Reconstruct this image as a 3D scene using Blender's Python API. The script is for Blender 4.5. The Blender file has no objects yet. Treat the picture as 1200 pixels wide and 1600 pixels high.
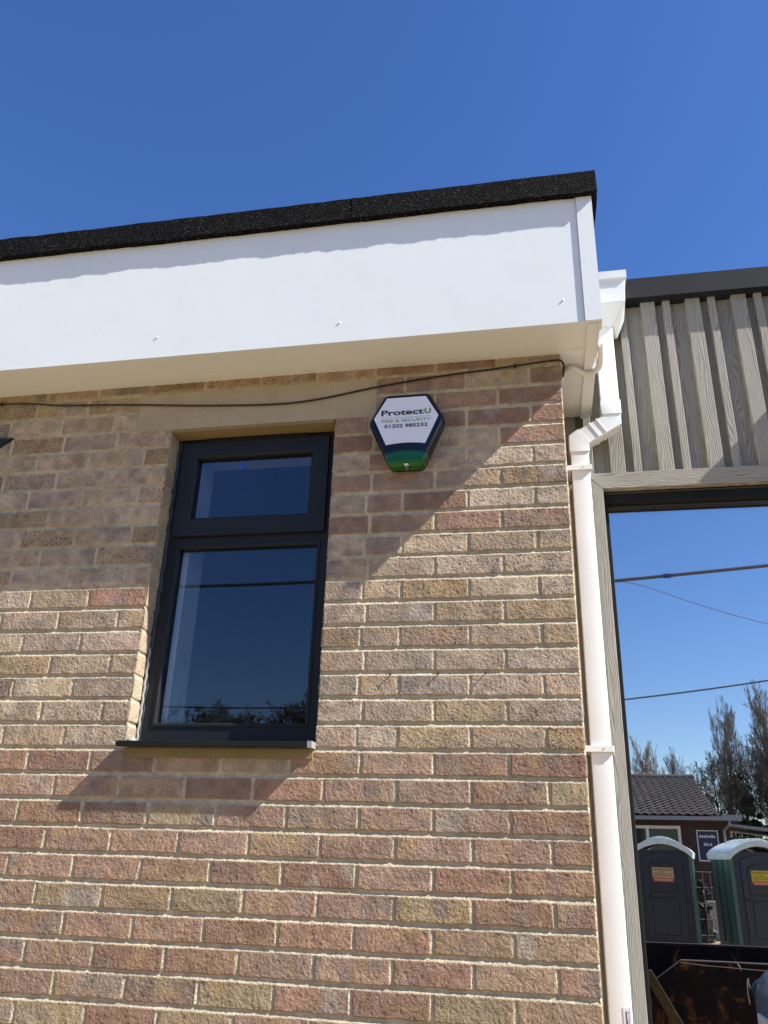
import bpy, bmesh, math, random
import numpy as np
from mathutils import Vector, Matrix
R = math.radians
scene = bpy.context.scene
COL = scene.collection
G = -3.154                                   # ground level (local height zero is the first brick joint)

# ------------------------------------------------------------------ camera
cam = bpy.data.objects.new('camera', bpy.data.cameras.new('camera'))
COL.objects.link(cam)
r_ = Vector((0.98028, 0.19441, 0.03281))
cy, cp, cr = -0.19589, 0.40565, 0.03281
f_ = Vector((math.sin(cy)*math.cos(cp), math.cos(cy)*math.cos(cp), math.sin(cp)))
rt = Vector((math.cos(cy), -math.sin(cy), 0)); up = rt.cross(f_)
r2 = rt*math.cos(cr) + up*math.sin(cr); u2 = -rt*math.sin(cr) + up*math.cos(cr)
M = Matrix((r2, u2, -f_)).transposed().to_4x4()
M.translation = (-0.12517, -2.52482, -1.65396)
cam.matrix_world = M
cam.data.sensor_fit = 'HORIZONTAL'; cam.data.sensor_width = 36
cam.data.lens = 1267.476/1200*36
cam.data.clip_start = 0.05; cam.data.clip_end = 3000
scene.camera = cam

# ------------------------------------------------------------------ sky, sun, exposure
S = Vector((0.81, -0.19, 0.826)).normalized()
SUN_STRENGTH, SKY_STRENGTH, EXPOSURE = 5.0, 0.089, 1.10
w = bpy.data.worlds.new('World'); scene.world = w; w.use_nodes = True
nt = w.node_tree; nt.nodes.clear()
sky = nt.nodes.new('ShaderNodeTexSky'); sky.sky_type = 'NISHITA'; sky.sun_disc = False
sky.sun_elevation = math.asin(S.z); sky.sun_rotation = math.atan2(S.x, S.y)
sky.altitude = 0; sky.air_density = 1.0; sky.dust_density = 0.25; sky.ozone_density = 3.0
bg = nt.nodes.new('ShaderNodeBackground'); bg.inputs[1].default_value = SKY_STRENGTH
wo = nt.nodes.new('ShaderNodeOutputWorld')
hs = nt.nodes.new('ShaderNodeHueSaturation'); hs.inputs['Saturation'].default_value = 1.24; hs.inputs['Hue'].default_value = .5125
nt.links.new(sky.outputs[0], hs.inputs['Color']); nt.links.new(hs.outputs[0], bg.inputs[0]); nt.links.new(bg.outputs[0], wo.inputs[0])
sl = bpy.data.lights.new('sun', 'SUN'); sl.energy = SUN_STRENGTH; sl.angle = R(0.53); sl.color = (1, 0.96, 0.90)
so = bpy.data.objects.new('sun', sl); COL.objects.link(so)
so.rotation_euler = S.to_track_quat('Z', 'Y').to_euler(); so.location = (6, -6, 8)
vs_ = scene.view_settings
vs_.view_transform = 'Standard'; vs_.look = 'None'; vs_.exposure = EXPOSURE; vs_.gamma = 1

# ------------------------------------------------------------------ object helpers
def wloc(p):
    v = Vector((0, 0, 0)); 
    while p: v += Vector(p.location); p = p.parent
    return v
def tag(o, label=None, cat=None, group=None, kind=None):
    if label: o['label'] = label
    if cat: o['category'] = cat
    if group: o['group'] = group
    if kind: o['kind'] = kind
    return o
def empty(name, loc, label, cat, group=None, rz=0):
    o = bpy.data.objects.new(name, None); COL.objects.link(o); o.empty_display_size = .1
    o.location = loc; o.rotation_euler.z = rz
    return tag(o, label, cat, group)
def link(name, me, mat, parent=None, local=False):
    if mat:
        for m in (mat if isinstance(mat, (list, tuple)) else [mat]): me.materials.append(m)
    o = bpy.data.objects.new(name, me); COL.objects.link(o)
    if parent:
        o.parent = parent
        if not local: me.transform(Matrix.Translation(-wloc(parent)))
    return o
def obj(name, bm, mat, parent=None, local=False, smooth=False, bevel=0, seg=1):
    if bevel:
        bmesh.ops.bevel(bm, geom=[e for e in bm.edges if len(e.link_faces) == 2 and e.calc_face_angle(0) > 0.5],
                        offset=bevel, segments=seg, affect='EDGES', profile=.5)
    me = bpy.data.meshes.new(name)
    if smooth:
        for f in bm.faces: f.smooth = True
    bm.to_mesh(me); bm.free()
    if smooth and hasattr(me, 'set_sharp_from_angle'): me.set_sharp_from_angle(angle=R(40))
    return link(name, me, mat, parent, local)
def NB(): return bmesh.new()
def bx(bm, x0, x1, y0, y1, z0, z1, mi=0):
    vs = [bm.verts.new((x, y, z)) for x in (x0, x1) for y in (y0, y1) for z in (z0, z1)]
    for q in ((0,1,3,2),(4,6,7,5),(0,4,5,1),(2,3,7,6),(0,2,6,4),(1,5,7,3)):
        f = bm.faces.new([vs[i] for i in q]); f.material_index = mi
    return vs
def box(*a): bm = NB(); bx(bm, *a); return bm
def prism(bm, pts, a0, a1, axis='y', inset=0.0):
    """closed outline in the two other axes, extruded along axis"""
    def P(p, a):
        return {'y': (p[0], a, p[1]), 'x': (a, p[0], p[1]), 'z': (p[0], p[1], a)}[axis]
    A = [bm.verts.new(P(p, a0)) for p in pts]
    if inset:
        cx = sum(p[0] for p in pts)/len(pts); cz = sum(p[1] for p in pts)/len(pts)
        pts2 = [(cx+(p[0]-cx)*(1-inset), cz+(p[1]-cz)*(1-inset)) for p in pts]
    else: pts2 = pts
    B = [bm.verts.new(P(p, a1)) for p in pts2]
    n = len(pts)
    bm.faces.new(A); bm.faces.new(B[::-1])
    for i in range(n): bm.faces.new((A[i], B[i], B[(i+1) % n], A[(i+1) % n]))
    bmesh.ops.recalc_face_normals(bm, faces=bm.faces[:])
    return A, B
def ring(bm, o, i, y0, y1, ch=0.0):
    """rectangular frame in XZ: o, i = (x0,x1,z0,z1); front y0, back y1; ch = chamfer towards the opening"""
    def rect(r, y): x0, x1, z0, z1 = r; return [bm.verts.new(p) for p in ((x0,y,z0),(x1,y,z0),(x1,y,z1),(x0,y,z1))]
    ic = (i[0]-ch, i[1]+ch, i[2]-ch, i[3]+ch)
    A, B, Cc, D, E_ = rect(o, y1), rect(o, y0), rect(ic, y0), rect(i, y0+ch), rect(i, y1)
    for L1, L2 in ((A,B),(B,Cc),(Cc,D),(D,E_),(E_,A)):
        for k in range(4):
            bm.faces.new((L1[k], L1[(k+1)%4], L2[(k+1)%4], L2[k]))
    bmesh.ops.recalc_face_normals(bm, faces=bm.faces[:])
def tube(bm, pts, r, n=8, r1=None):
    pts = [Vector(p) for p in pts]; rings = []
    prev = None
    for k, p in enumerate(pts):
        d = (pts[min(k+1, len(pts)-1)] - pts[max(k-1, 0)]).normalized()
        a = prev if prev is not None else (Vector((0,0,1)) if abs(d.z) < .9 else Vector((1,0,0)))
        a = (a - d*a.dot(d)).normalized(); b = d.cross(a); prev = a
        rr = r if r1 is None else r + (r1-r)*k/(len(pts)-1)
        rings.append([bm.verts.new(p + (a*math.cos(t)+b*math.sin(t))*rr) for t in [2*math.pi*j/n for j in range(n)]])
    for A, B in zip(rings, rings[1:]):
        for j in range(n): bm.faces.new((A[j], A[(j+1)%n], B[(j+1)%n], B[j]))
    bm.faces.new(rings[0][::-1]); bm.faces.new(rings[-1])
def squaretube(bm, pts, w, d, corner=.003):
    """rectangular pipe section (w along X-ish, d along Y) swept along pts lying in one XZ plane, mitred"""
    pts = [Vector(p) for p in pts]
    prof = []
    for sx, sy, a0 in ((1,1,0),(-1,1,90),(-1,-1,180),(1,-1,270)):
        for t in (0, 30, 60, 90):
            a = R(a0+t); prof.append((sx*(w/2-corner)+corner*math.cos(a), sy*(d/2-corner)+corner*math.sin(a)))
    rings = []
    for k, p in enumerate(pts):
        d0 = (pts[k]-pts[k-1]).normalized() if k else (pts[1]-pts[0]).normalized()
        d1 = (pts[k+1]-pts[k]).normalized() if k < len(pts)-1 else d0
        t = (d0+d1).normalized(); side = Vector((-t.z, 0, t.x)); side = side*(1 if side.x >= 0 else -1)
        sc = 1/max(.5, math.cos(d0.angle(t)) if d0.angle(t) < 1.5 else 1)
        rings.append([bm.verts.new(p + side*(a*sc) + Vector((0, b, 0))) for a, b in prof])
    n = len(prof)
    for A, B in zip(rings, rings[1:]):
        for j in range(n): bm.faces.new((A[j], A[(j+1)%n], B[(j+1)%n], B[j]))
    bm.faces.new(rings[0][::-1]); bm.faces.new(rings[-1])
    bmesh.ops.recalc_face_normals(bm, faces=bm.faces[:])
def np_mesh(name, V, F, mat, parent=None, local=False, smooth=False):
    me = bpy.data.meshes.new(name)
    V = np.asarray(V, np.float32); F = np.asarray(F, np.int32); k = F.shape[1]
    me.vertices.add(len(V)); me.vertices.foreach_set('co', V.ravel())
    me.loops.add(F.size); me.loops.foreach_set('vertex_index', F.ravel())
    me.polygons.add(len(F)); me.polygons.foreach_set('loop_start', np.arange(len(F), dtype=np.int32)*k)
    me.polygons.foreach_set('loop_total', np.full(len(F), k, np.int32))
    if smooth: me.polygons.foreach_set('use_smooth', np.ones(len(F), bool))
    me.update(calc_edges=True)
    return link(name, me, mat, parent, local)

# ------------------------------------------------------------------ material helpers
class Mt:
    def __init__(s, name):
        s.m = bpy.data.materials.new(name); s.m.use_nodes = True; s.t = s.m.node_tree; s.n = s.t.nodes
        s.b = s.n['Principled BSDF']; s.out = s.n['Material Output']
    def new(s, typ, **kw):
        n = s.n.new(typ)
        for k, v in kw.items():
            if hasattr(n, k): setattr(n, k, v)
            else: n.inputs[k.replace('_', ' ')].default_value = v
        return n
    def ln(s, a, b): s.t.links.new(a, b)
    def co(s, scale=(1,1,1), gen='Object', loc=(0,0,0)):
        c = s.new('ShaderNodeTexCoord'); mp = s.new('ShaderNodeMapping')
        s.ln(c.outputs[gen], mp.inputs[0]); mp.inputs['Scale'].default_value = scale; mp.inputs['Location'].default_value = loc
        return mp.outputs[0]
    def noise(s, v, scale, detail=3, rough=.5, dist=0):
        n = s.new('ShaderNodeTexNoise', Scale=scale, Detail=detail, Roughness=rough, Distortion=dist); s.ln(v, n.inputs[0]); return n.outputs[0]
    def ramp(s, fac, *stops):
        n = s.new('ShaderNodeValToRGB'); e = n.color_ramp.elements
        while len(e) < len(stops): e.new(.5)
        for k, (p, c) in enumerate(stops):
            e[k].position = p; e[k].color = (*((c,)*3 if isinstance(c, (int, float)) else c), 1)
        s.ln(fac, n.inputs[0]); return n.outputs[0]
    def mix(s, fac, a, b, mode='MIX'):
        n = s.new('ShaderNodeMix', data_type='RGBA', blend_type=mode)
        for sock, v in ((n.inputs[0], fac), (n.inputs[6], a), (n.inputs[7], b)):
            if hasattr(v, 'links') or hasattr(v, 'is_linked'): s.ln(v, sock)
            elif isinstance(v, (int, float)) and sock.type != 'RGBA': sock.default_value = v
            else: sock.default_value = (*((v,)*3 if isinstance(v, (int, float)) else v), 1)
        return n.outputs[2]
    def math(s, op, a, b=0.0):
        n = s.new('ShaderNodeMath', operation=op)
        for sock, v in ((n.inputs[0], a), (n.inputs[1], b)):
            if hasattr(v, 'is_linked'): s.ln(v, sock)
            else: sock.default_value = v
        return n.outputs[0]
    def bump(s, h, strength, dist):
        n = s.new('ShaderNodeBump', Strength=strength, Distance=dist); s.ln(h, n.inputs['Height']); s.ln(n.outputs[0], s.b.inputs['Normal']); return n
    def base(s, c, rough=.5, metal=0, spec=.5):
        if hasattr(c, 'is_linked'): s.ln(c, s.b.inputs['Base Color'])
        else: s.b.inputs['Base Color'].default_value = (*c, 1)
        s.b.inputs['Roughness'].default_value = rough; s.b.inputs['Metallic'].default_value = metal
        s.b.inputs['Specular IOR Level'].default_value = spec
        return s
def simple(name, c, rough=.5, metal=0, var=.12, sc=6, bump=0, bsc=200, spec=.5):
    m = Mt(name); v = m.co()
    n = m.noise(v, sc, 5, .6)
    col = m.ramp(n, (.3, tuple(x*(1-var) for x in c)), (.7, tuple(min(1, x*(1+var)) for x in c)))
    m.base(col, rough, metal, spec)
    if bump: m.bump(m.noise(v, bsc, 2), bump, .001)
    return m.m

# brick: colour attribute carries brick colour, alpha carries the amount of burnt pits
m = Mt('brick'); v = m.co()
at = m.new('ShaderNodeAttribute', attribute_name='Col')
isb = m.new('ShaderNodeAttribute', attribute_name='brickness')
fine = m.noise(v, 300, 3, .65); mid = m.noise(v, 170, 3, .6)
c = m.mix(m.math('MULTIPLY', m.ramp(fine, (.35, 0), (.65, 1)), .55), at.outputs[0], (1.28, 1.24, 1.15), 'MULTIPLY')
c = m.mix(m.math('MULTIPLY', m.ramp(mid, (.45, 0), (.75, 1)), .62), c, (.56, .46, .38), 'MULTIPLY')
vo = m.new('ShaderNodeTexVoronoi', Scale=135.0); m.ln(m.co((1,1,1)), vo.inputs[0])
sel = m.new('ShaderNodeSeparateColor'); m.ln(vo.outputs['Color'], sel.inputs[0])
thr = m.math('MULTIPLY', at.outputs['Alpha'], sel.outputs[0])                 # bigger pits where alpha is high
pit = m.math('LESS_THAN', vo.outputs['Distance'], m.math('MULTIPLY', thr, .62))
vo2 = m.new('ShaderNodeTexVoronoi', Scale=300.0); m.ln(v, vo2.inputs[0])
sel2 = m.new('ShaderNodeSeparateColor'); m.ln(vo2.outputs['Color'], sel2.inputs[0])
pit2 = m.math('LESS_THAN', vo2.outputs['Distance'], m.math('MULTIPLY', m.math('MULTIPLY', sel2.outputs[1], isb.outputs['Fac']), .40))
pit2 = m.math('MULTIPLY', pit2, .75)
c = m.mix(m.math('MAXIMUM', pit, pit2), c, (.035, .022, .016))
m.base(c, .92, 0, .25)
h = m.math('ADD', m.math('MULTIPLY', fine, .6), mid)
h = m.math('SUBTRACT', h, m.math('MULTIPLY', pit, .8))
m.bump(h, 1.0, .0033)
BRICK = m.m
# limestone-coloured concrete lintel
m = Mt('cast_stone'); v = m.co()
c = m.ramp(m.noise(v, 9, 6, .65), (.3, (.36, .29, .19)), (.7, (.44, .36, .25)))
c = m.mix(m.math('MULTIPLY', m.ramp(m.noise(v, 330, 2), (.5, 0), (.7, 1)), .4), c, (.25, .19, .12))
m.base(c, .9, 0, .3); m.bump(m.noise(v, 260, 3), .5, .0008); STONE = m.m
# white pvc
def pvc(name, c=(.765, .80, .785), rough=.32, dirt=.10):
    m = Mt(name); v = m.co()
    n = m.noise(m.co((1, 1, 1)), 3.5, 6, .65)
    col = m.mix(m.math('MULTIPLY', m.ramp(n, (.42, 0), (.8, 1)), dirt), c, (.45, .40, .32))
    col = m.mix(m.math('MULTIPLY', m.ramp(m.noise(v, 700, 1), (.62, 0), (.72, 1)), dirt*.8), col, (.25, .2, .14))
    rr = m.ramp(m.noise(v, 14, 4), (.3, rough*.8), (.7, rough*1.3)); m.base(col, rough, 0, .5); m.ln(rr, m.b.inputs['Roughness'])
    m.bump(m.noise(v, 6, 3), .12, .01); return m.m
PVC = pvc('white_pvc'); PIPE = pvc('white_gutter_pvc', (.77, .79, .78), .25, .16)
# mineral felt
m = Mt('mineral_felt'); v = m.co()
vo = m.new('ShaderNodeTexVoronoi', Scale=330.0); m.ln(v, vo.inputs[0])
sc_ = m.new('ShaderNodeSeparateColor'); m.ln(vo.outputs['Color'], sc_.inputs[0])
m.base(m.ramp(sc_.outputs[0], (.0, .002), (.80, .005), (.95, .018), (.985, .08)), .95, 0, .1)
m.bump(m.math('ADD', m.noise(v, 300, 2), m.math('MULTIPLY', m.noise(v, 90, 3), 1.2)), 1, .004); FELT = m.m
# anthracite pvc / aluminium
def anth(name, c, rough=.38, sp=.25):
    m = Mt(name); v = m.co((1, 1, 1))
    n = m.noise(m.co((60, 60, 6)), 8, 4)
    m.base(m.ramp(m.noise(v, 4, 4), (.3, tuple(x*.85 for x in c)), (.7, tuple(x*1.15 for x in c))), rough, 0, sp)
    m.bump(n, .12, .0008); return m.m
ANTH = anth('anthracite_foil', (.0135, .0155, .0185), .5); ALU = anth('grey_powder_coat', (.013, .0145, .014), .7, .12)
BLACKP = simple('black_plastic', (.008, .008, .010), .35)
FLASH = anth('dark_flashing', (.015, .016, .019), .75)
# wood grain composite
def wood(name, a, b, axis):
    m = Mt(name); v0 = m.new('ShaderNodeTexCoord').outputs['Object']
    st = (1, 1, .055) if axis == 'z' else (.055, 1, 1)
    mp = m.co(st); warp = m.noise(m.co((7, 7, 1.1) if axis == 'z' else (1.1, 7, 7)), 1.6, 2)
    av = m.new('ShaderNodeVectorMath', operation='MULTIPLY_ADD'); m.ln(mp, av.inputs[0]); av.inputs[1].default_value = (1,1,1)
    cm = m.new('ShaderNodeCombineXYZ'); wv = m.math('MULTIPLY', warp, .11)
    m.ln(wv, cm.inputs[0 if axis == 'z' else 2]); m.ln(cm.outputs[0], av.inputs[2])
    wt = m.new('ShaderNodeTexWave', wave_type='BANDS', bands_direction='X' if axis == 'z' else 'Z', Scale=50.0, Distortion=1.8, Detail=2.0)
    wt.inputs['Detail Scale'].default_value = 2.0
    m.ln(av.outputs[0], wt.inputs[0])
    fb = m.noise(m.co((1, 1, .03) if axis == 'z' else (.03, 1, 1)), 420, 3, .6)
    big = m.noise(m.co((7, 3, .8) if axis == 'z' else (.8, 3, 7)), 2, 3)
    h = m.math('ADD', m.math('MULTIPLY', wt.outputs[0], .42), fb)
    c = m.mix(m.ramp(h, (.35, 0), (.80, 1)), a, b)
    c = m.mix(m.math('MULTIPLY', m.ramp(big, (.35, 0), (.7, 1)), .5), c, (.80, .86, .92), 'MULTIPLY')
    m.base(c, .8, 0, .25); m.bump(h, .8, .0014); return m.m
WOOD = wood('embossed_greige_cladding', (.185, .168, .138), (.355, .328, .275), 'z')
WOODH = wood('embossed_greige_trim', (.17, .152, .12), (.36, .33, .275), 'x')
# glass
def glass(name, refl, tint, rough=0.0, rc=(1, 1, 1)):
    m = Mt(name); m.n.remove(m.b)
    tr = m.new('ShaderNodeBsdfTransparent'); tr.inputs[0].default_value = (*tint, 1)
    gl = m.new('ShaderNodeBsdfGlossy'); gl.inputs['Roughness'].default_value = rough; gl.inputs['Color'].default_value = (*rc, 1)
    lw = m.new('ShaderNodeFresnel'); lw.inputs[0].default_value = 1.5
    fac = m.math('ADD', m.math('MULTIPLY', lw.outputs[0], 1 - refl), refl)
    wb = m.new('ShaderNodeBump', Strength=.02, Distance=.02); m.ln(m.noise(m.co(), 1.2, 1), wb.inputs['Height']); m.ln(wb.outputs[0], gl.inputs['Normal'])
    mx = m.new('ShaderNodeMixShader'); m.ln(fac, mx.inputs[0]); m.ln(tr.outputs[0], mx.inputs[1]); m.ln(gl.outputs[0], mx.inputs[2])
    m.ln(mx.outputs[0], m.out.inputs[0]); return m.m
GLASS_S = glass('window_glass', .015, (.90, .93, .95), 0, (.82, .90, 1)); GLASS_B = glass('shopfront_glass', .58, (.72, .74, .76), 0, (1, 1, 1)); GLASS_I = glass('inner_glass', .30, (.5, .5, .5))
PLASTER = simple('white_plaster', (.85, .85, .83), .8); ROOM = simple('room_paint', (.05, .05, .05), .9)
CHALK = simple('sealant_grey', (.30, .29, .27), .6)
OCHRE = simple('damp_mortar', (.235, .17, .075), .95, bump=.6, bsc=300)

# ------------------------------------------------------------------ ground
m = Mt('gravel_yard'); v = m.co()
c = m.ramp(m.noise(v, 2.2, 8, .7), (.3, (.31, .228, .13)), (.7, (.40, .30, .18)))
c = m.mix(m.ramp(m.noise(v, 60, 3), (.4, 0), (.7, .6)), c, (.26, .21, .14)); m.base(c, .95, 0, .2); m.bump(m.noise(v, 60, 4), .6, .01)
bm = NB(); bmesh.ops.create_grid(bm, x_segments=40, y_segments=40, size=1500)
bmesh.ops.translate(bm, verts=bm.verts[:], vec=(0, 0, G))
tag(obj('ground', bm, m.m), 'pale gravel yard around the buildings', kind='structure')

# ------------------------------------------------------------------ brick height field
rng = np.random.default_rng(7)
def vnoise(us, vs, cell, seed):
    g = np.random.default_rng(seed)
    u = (us - us.min())/cell; v_ = (vs - vs.min())/cell
    L = g.random((int(u.max())+3, int(v_.max())+3)) - .5
    iu = u.astype(int); iv = v_.astype(int); fu = u-iu; fv = v_-iv
    fu = fu*fu*(3-2*fu); fv = fv*fv*(3-2*fv)
    A = L[iu]*(1-fu)[:, None] + L[iu+1]*fu[:, None]
    return A[:, iv]*(1-fv)[None] + A[:, iv+1]*fv[None]
P = .0791; MO = .0069; MX = .0050
PAL_LO = [((.345, .235, .175), .10), ((.33, .215, .16), .12), ((.355, .25, .19), .12), ((.32, .225, .175), .12), ((.34, .225, .155), .1),
          ((.35, .255, .20), .15), ((.36, .27, .19), .15), ((.32, .205, .15), .1), ((.34, .24, .185), .1), ((.37, .30, .20), .15)]
PAL_HI = [((.43, .36, .27), .25), ((.41, .335, .255), .45), ((.44, .37, .29), .5), ((.40, .315, .225), .4), ((.36, .285, .19), .65),
          ((.38, .31, .245), .4), ((.42, .335, .25), .3), ((.40, .32, .26), .35)]
def brick_color(j, n, tagk):
    g = random.Random(j*131 + n*17 + tagk*7)
    lo = j >= 17
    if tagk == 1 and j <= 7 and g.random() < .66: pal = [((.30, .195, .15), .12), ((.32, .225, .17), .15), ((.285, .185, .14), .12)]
    elif lo: pal = PAL_LO
    elif j >= 11 and tagk == 1 and g.random() < .35: pal = [((.34, .29, .235), .2), ((.36, .28, .21), .2)]
    else: pal = PAL_HI + ([((.33, .20, .15), .1)] if g.random() < .10 else [])
    if not lo and g.random() < .09: pal = [((.28, .21, .14), .62), ((.26, .20, .155), .55), ((.33, .25, .155), .6)]
    c, p = g.choice(pal); k = g.uniform(.84, 1.12)
    if not lo: p = p*(1.25 if (tagk == 2 and j < 9) else .85)
    second = g.choice([(.40, .31, .17), (.26, .215, .18), (.36, .25, .15), (.38, .33, .27), (.24, .20, .18)]) if g.random() < .42 else None
    k *= .97 if lo else 1.0
    tnt = (1.0, .955, .885) if lo else (1.03, .985, .93)
    return tuple(x*k*t for x, t in zip(c, tnt)), min(.62, p*g.uniform(.5, 1.4)), second, g.random()
def bricks_front(j):
    out = []
    # right of the window, or whole wall
    def run(x, xe, first, first_w=.1125):
        k = 0
        while x > xe + .001:
            wd = first_w if (first and k == 0) else .225
            x2 = max(xe, x-wd)
            if x2 - xe < .06 and x2 > xe: 
                x2 = x - (x-xe)/2 if x-xe > .25 else xe
            out.append((x2, x)); x = x2; k += 1
    half = j % 2 == 0
    if 2 <= j <= 16:
        run(0, -.82, half); n0 = len(out)
        run(-1.461, -4.7, j % 2 == 1, .10)
        return out, n0
    if 0 <= j < 2:
        run(0, -.667, half); n0 = len(out); run(-1.61, -4.7, not half, .1); return out, n0
    run(0, -4.7, half)
    return out, 3
def bricks_side(j):
    o = []; x = 0; half = j % 2 == 1
    while x < .5:
        wd = .1125 if half and not o else .225
        o.append((x, min(x+wd, .6))); x += wd
    return o, 9
WX0, WX1, WZ0, WZ1 = -1.461, -.82, -1.332, -.166
def field(us, vs, rows, seed, depth=.0058, hole=None):
    """us along wall, vs heights; returns depth (into wall), colour RGBA, brickness"""
    nu, nv = len(us), len(vs)
    D = np.full((nu, nv), -1.0); Cc = np.zeros((nu, nv, 4)); 
    wob = vnoise(us, vs, .02, seed)*.003 + vnoise(us, vs, .007, seed+1)*.0022
    wobz = vnoise(us, vs, .016, seed+2)*.003 + vnoise(us, vs, .006, seed+3)*.0022
    jz = np.floor(-vs/P).astype(int)
    TJ = np.zeros((nu, nv)); 
    low = vnoise(us, vs, .06, seed+4)*2; low2 = vnoise(us, vs, .025, seed+5)*2
    ed = np.full((nu, nv), -1.0); OF = np.zeros((nu, nv)); mot = vnoise(us, vs, .035, seed+21)*2; mot2 = vnoise(us, vs, .045, seed+22)*2
    for j in range(jz.min(), jz.max()+1):
        cv = np.where(jz == j)[0]
        if not len(cv): continue
        z = vs[cv][None]
        bl, n0 = rows(j)
        top = -P*j - MO; bot = -P*(j+1) + MO
        g = random.Random(j*7+seed)
        for n, (a, b) in enumerate(bl):
            cu = np.where((us >= a) & (us <= b))[0]
            if not len(cu): continue
            ix = np.ix_(cu, cv)
            x = us[cu][:, None]; ww = wob[ix]; wz = wobz[ix]
            jt, jb = g.uniform(-.0012, .0012), g.uniform(-.0012, .0012)
            tilt = g.uniform(-.004, .004)
            dl = x - (a+MX) + ww; dr = (b-MX) - x + ww
            dt = top + jt - z + wz + tilt*(x-a); db = z - (bot+jb) + wz - tilt*(x-a)
            if abs(b) < 1e-6 or abs(b-WX0) < 1e-6: dr = dr + MX
            if abs(a-WX1) < 1e-6: dl = dl + MX
            lp = (b-MX) - x; rp = x - (a+MX)
            TJ[ix] = np.where(lp < 0, -lp/(2*MX), np.where(rp < 0, 1+rp/(2*MX), .5)) + 0*ww
            mh = np.minimum(dl, dr); mv = np.minimum(dt, db)
            d = np.where((mh < .006) & (mv < .006), .006-np.hypot(.006-np.minimum(mh, .006), .006-np.minimum(mv, .006)), np.minimum(mh, mv))
            ed[ix] = d
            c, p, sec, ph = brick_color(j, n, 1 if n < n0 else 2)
            blk = np.zeros((len(cu), len(cv), 4)); blk[..., :3] = c; blk[..., 3] = p
            if sec is not None:
                e = np.clip((low[ix] + (x-a-(b-a)*ph)*5*(1 if ph > .5 else -1))*1.5, 0, 1)[..., None]*.75
                blk[..., :3] = blk[..., :3]*(1-e) + np.array(sec)*e
            o1 = (np.clip(mot[ix]*1.9-.25, 0, 1)*g.uniform(0, .6))[..., None]; blk[..., :3] = blk[..., :3]*(1-o1) + np.array([.34, .24, .115])*1.05*o1
            o2 = (np.clip(-mot2[ix]*1.9-.25, 0, 1)*g.uniform(.1, .7))[..., None]; blk[..., :3] = blk[..., :3]*(1-o2) + np.array([.24, .20, .175])*o2
            blk[..., :3] *= (1 + low2[ix]*.20)[..., None]
            Cc[ix] = blk; OF[ix] = g.uniform(-.0009, .0012)
    b = np.clip((ed + .0006)/.0022, 0, 1); b = b*b*(3-2*b)
    # mortar: struck so that it is deepest under the brick above and meets the brick below
    fz = (-vs/P) % 1.0                                  # 0 at joint centre going down
    tz = np.where(fz > .5, (fz-1)*P, fz*P)              # signed, + = below centre
    tt = np.clip((tz + MO)/(2*MO), 0, 1)[None]
    inbed = (np.abs(tz) < MO*1.5)[None]
    md = np.where(inbed, depth*(.04+1.05*(1-tt)**.55), depth*(.10 + .75*np.clip(TJ, 0, 1)**.7))
    md = md + vnoise(us, vs, .004, seed+6)*.0009 + vnoise(us, vs, .03, seed+7)*.0014
    grain = vnoise(us, vs, .0095, seed+8)*.0007 + vnoise(us, vs, .0054, seed+9)*.0015 + vnoise(us, vs, .05, seed+10)*.0012
    face = grain*1.0 + OF + vnoise(us, vs, .3, seed+11)*.001
    H = face*b + md*(1-b)
    mc = np.array([.49, .42, .29]); mk = 1 + vnoise(us, vs, .02, seed+12)*.35 + vnoise(us, vs, .2, seed+13)*.2
    smear = np.clip(vnoise(us, vs, .012, seed+14)*3-.75, 0, 1)*np.clip(1-ed/.008, 0, 1)*.6
    bb = b*(1-smear)
    Cc[..., :3] = Cc[..., :3]*bb[..., None] + (mc*mk[..., None])*(1-bb[..., None])
    red = np.clip(vnoise(us, vs, .011, seed+15)*5-2.15, 0, 1)*b
    Cc[..., :3] = Cc[..., :3]*(1-red[..., None]) + np.array([.22, .08, .045])*red[..., None]
    Cc[..., 3] *= b
    return H, Cc, b
def field_mesh(name, us, vs, H, Cc, b, toxyz, keep, mat, parent):
    nu, nv = H.shape
    U, V = np.meshgrid(us, vs, indexing='ij')
    co = toxyz(U, V, H).reshape(-1, 3)
    i = np.arange(nu*nv).reshape(nu, nv)
    F = np.stack([i[:-1, :-1], i[1:, :-1], i[1:, 1:], i[:-1, 1:]], -1)
    um = (us[:-1]+us[1:])/2; vm = (vs[:-1]+vs[1:])/2
    k = keep(*np.meshgrid(um, vm, indexing='ij'))
    F = F[k].reshape(-1, 4)
    o = np_mesh(name, co, F, mat, parent, smooth=True)
    a = o.data.color_attributes.new('Col', 'FLOAT_COLOR', 'POINT'); a.data.foreach_set('color', Cc.reshape(-1).astype(np.float32))
    a = o.data.attributes.new('brickness', 'FLOAT', 'POINT'); a.data.foreach_set('value', b.reshape(-1).astype(np.float32))
    return o
WX0, WX1, WZ0, WZ1 = -1.461, -.82, -1.332, -.166
SOF = .036

B = empty('brick_building', (-2.3, 2.4, G), 'buff brick flat-roofed building with deep white fascia and one dark window', 'building')
fs = .0026
us = np.unique(np.concatenate([np.arange(-4.7, -2.5, .006), np.arange(-2.5, .0001, fs), [WX0, WX1, 0.0]]))
vs = np.unique(np.concatenate([np.arange(G-.02, -2.3, .006), np.arange(-2.3, .06, fs), [WZ0, WZ1]]))
us = us[np.concatenate([[True], np.diff(us) > 2e-4])]; vs = vs[np.concatenate([[True], np.diff(vs) > 2e-4])]
H, Cc, b = field(us, vs, bricks_front, 11)
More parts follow.
